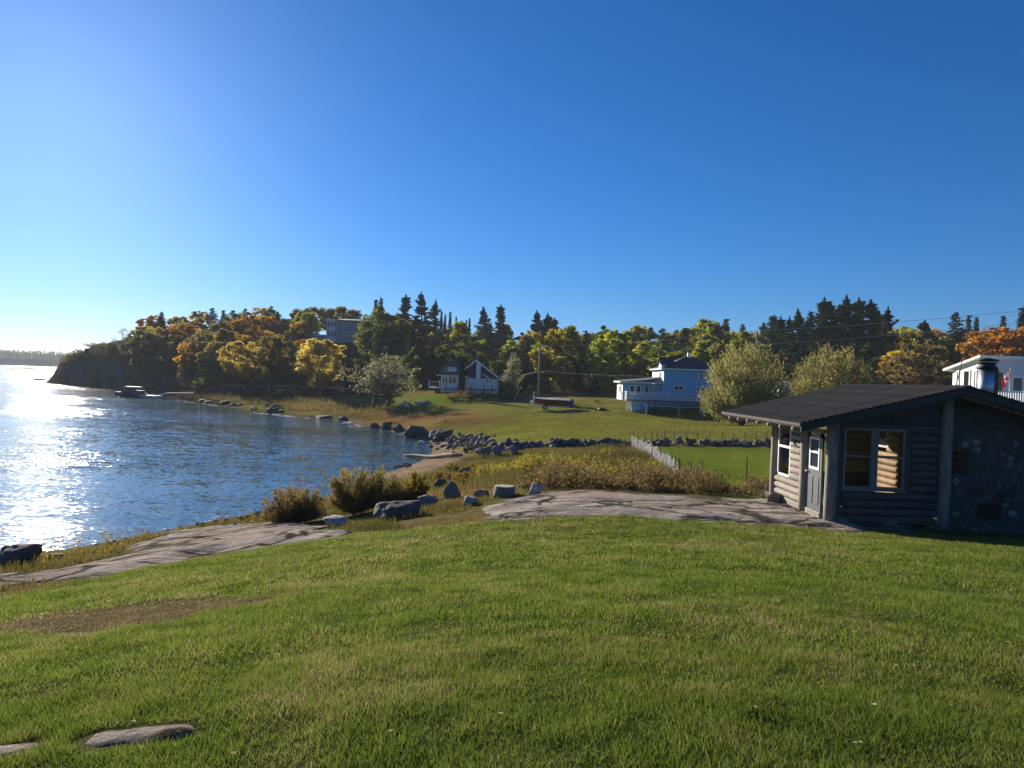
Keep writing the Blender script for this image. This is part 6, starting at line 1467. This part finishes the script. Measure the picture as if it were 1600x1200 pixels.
# bushes by the shore, one by one
bushA = willow(161, LM['bush'], 80, 1, 0, .30, 150, .55); bushB = willow(162, LM['bush'], 80, 1, 0, .26, 160, .5); bushY = willow(163, LM['ybush'], 50, 1, 0, .42, 110, .5); bushS = baretree(164, LM['ybush'], 300)
def bush(mesh2, u, vtop, D, w_, label, group=None):
    p = P(u, vtop, D); return shrub(mesh2, p[0], p[1], (p[2] - gz(p[0], p[1])) * 1.06, w_, label, group, 'bush')
bush(bushA, 452, 758, 21.6, 1.2, 'brown bush at the left end of the shoreline thicket')
bush(bushB, 480, 764, 21.8, 1.15, 'brown bush second from left in the shoreline thicket')
bush(bushA, 556, 728, 22.0, .95, 'tall golden-brown bush in the middle of the shoreline thicket')
bush(bushB, 592, 731, 22.2, 1.0, 'tall olive-brown bush right of the golden one in the shoreline thicket')
bush(bushA, 624, 750, 22.6, 1.0, 'loose brown bush at the right end of the shoreline thicket')
bush(bushY, 650, 738, 23.2, .9, 'bright yellow upright bush beside the shoreline thicket')
bush(bushS, 466, 745, 24.8, .8, 'thin leggy sapling rising above the left brown bushes'); bush(bushS, 508, 742, 24.9, .8, 'thin leggy sapling between left and middle brown bushes')
for i in range(20):
    u = 690 + 330 * gr_.random(); D = 26 + 12 * gr_.random(); p = P(u, 600, D)
    if poly_dist(dry_patch, np.array([p[0]]), np.array([p[1]]))[0] > .3: shrub(bushY if i % 3 else bushA, p[0], p[1], .32 + .25 * gr_.random(), 1.7, 'low yellowing bush scattered in the dry meadow' if i % 3 else 'low brown bush scattered in the dry meadow', 'low yellowing bushes of the meadow' if i % 3 else 'low brown bushes of the meadow', 'bush')
for i in range(8):
    u = 700 + 110 * gr_.random(); q = T(u, 622 + 4 * gr_.random()); shrub(ucr, q[0], q[1], 1.0 + .5 * gr_.random(), 2.2, 'low tawny shrub on the bank below the white cottage', 'low tawny shrubs below the cottage')
for i in range(56):
    u = 85 + 160 * gr_.random(); D = np.interp(u, [85, 160, 245], [224, 208, 192]) + 12 * gr_.random(); p = P(u, 600, D)
    if shore_dist(np.array([p[0]]), np.array([p[1]]))[0] > 2: shrub((ucr, ucg)[i % 2], p[0], p[1], 1.0 + 1.2 * gr_.random(), 2.4, 'dark scrub bush clinging to the rocky headland', 'scrub on the headland')
# fallen leaves on the lawn
x, y = sector(420, 2.4, 14, 48); z = height(x, y) + .035
c = np.stack([x, y, z], -1); n = len(c); d = randdir(n, gr_); d[:, 2] *= .25; o2 = np.cross(d, np.tile([0, 0, 1.0], (n, 1))); o2 /= np.linalg.norm(o2, axis=1, keepdims=True)
v, f, rn = quads(c, d * .016, o2 * .012, gr_.random(n))
setp(place('fallen_leaves', np_mesh('fallen_leaves', v, f, leafmat('fallen_leaves', [(.45, .40, .26), (.30, .20, .08), (.5, .46, .36)], .3, 0, 0), False, {'rnd': ('FACE', rn)})), 'small pale fallen leaves scattered on the lawn', 'leaves', kind='stuff')
# far wooded shore, read as one mass
nT = 3600; x = gr_.uniform(-1900, 200, nT); y = gr_.uniform(1190, 1560, nT); k = shore_dist(x, y) > 3; x, y = x[k], y[k]; nT = len(x); z = height(x, y); h = gr_.uniform(8, 15, nT)
ids = np.repeat(np.arange(nT), 16); t = gr_.random(len(ids)); c = np.stack([x[ids] + gr_.normal(size=len(ids)) * 2.2 * (1.1 - t), y[ids] + gr_.normal(size=len(ids)) * 2.2 * (1.1 - t), z[ids] + t * h[ids]], -1)
me = leaf_mesh('far_wood', c, 2.2, gr_, LM['green'], .6, gr_.random(nT)[ids] * .6 + .3 * gr_.random(len(ids)))
setp(place('far_wood', me), 'hazy wooded far shore across the lake', 'wood', kind='stuff')

# white flecks painted in for sun glints on the shore wavelets
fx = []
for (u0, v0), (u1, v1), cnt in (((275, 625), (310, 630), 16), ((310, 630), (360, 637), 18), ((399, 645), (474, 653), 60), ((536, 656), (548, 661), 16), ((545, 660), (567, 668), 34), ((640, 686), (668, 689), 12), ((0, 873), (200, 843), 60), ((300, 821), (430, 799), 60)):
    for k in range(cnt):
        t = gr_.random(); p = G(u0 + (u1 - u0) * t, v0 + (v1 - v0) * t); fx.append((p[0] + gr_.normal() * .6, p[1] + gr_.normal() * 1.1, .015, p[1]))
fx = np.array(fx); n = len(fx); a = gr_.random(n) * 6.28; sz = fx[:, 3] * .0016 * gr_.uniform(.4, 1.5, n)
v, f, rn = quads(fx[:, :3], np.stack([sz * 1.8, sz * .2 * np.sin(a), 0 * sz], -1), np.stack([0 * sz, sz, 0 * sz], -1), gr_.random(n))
setp(place('glint_flecks', np_mesh('glint_flecks', v, f, leafmat('painted_glint', [(.75, .77, .8), (.85, .86, .88)], 0, 0, 0), False, {'rnd': ('FACE', rn)})), 'thin white painted sun glints along the stony shores', 'sun_glints', kind='stuff')

# ------------------------------------------------------------------ HAZE
mt, n, l, out = newmat('haze_air'); pv = n.new('ShaderNodeVolumePrincipled'); pv.inputs['Color'].default_value = (.80, .88, 1.0, 1); pv.inputs['Density'].default_value = .00021; pv.inputs['Anisotropy'].default_value = .05
l.new(pv.outputs[0], out.inputs['Volume'])
hz = place('haze', MB().box(-2300, 2300, -2300, 2300, -4.8, 44).mesh('haze', mt)); setp(hz, 'thin bluish haze over the lake and wood', 'haze', kind='stuff')
cy.volume_bounces = 0

# things that look alike are told apart by their order across the view
_t = 'twenty'
ORD += [f'twenty-{k}' for k in ORD[:9]] + ['thirtieth'] + [f'thirty-{k}' for k in ORD[:9]] + ['fortieth'] + [f'forty-{k}' for k in ORD[:9]] + ['fiftieth'] + [f'fifty-{k}' for k in ORD[:9]]
_by = {}
for o in C.objects:
    if o.parent is None and o.get('label') and o.get('category') and not o.get('kind'): _by.setdefault(o['label'], []).append(o)
for lab, mem in _by.items():
    if 1 < len(mem) <= len(ORD) and len(lab.split()) <= 13:
        mem.sort(key=lambda o: o.location.x / max(o.location.y, 1))
        for i, o in enumerate(mem): o['label'] = f'{lab}, {ORD[i]} from left'
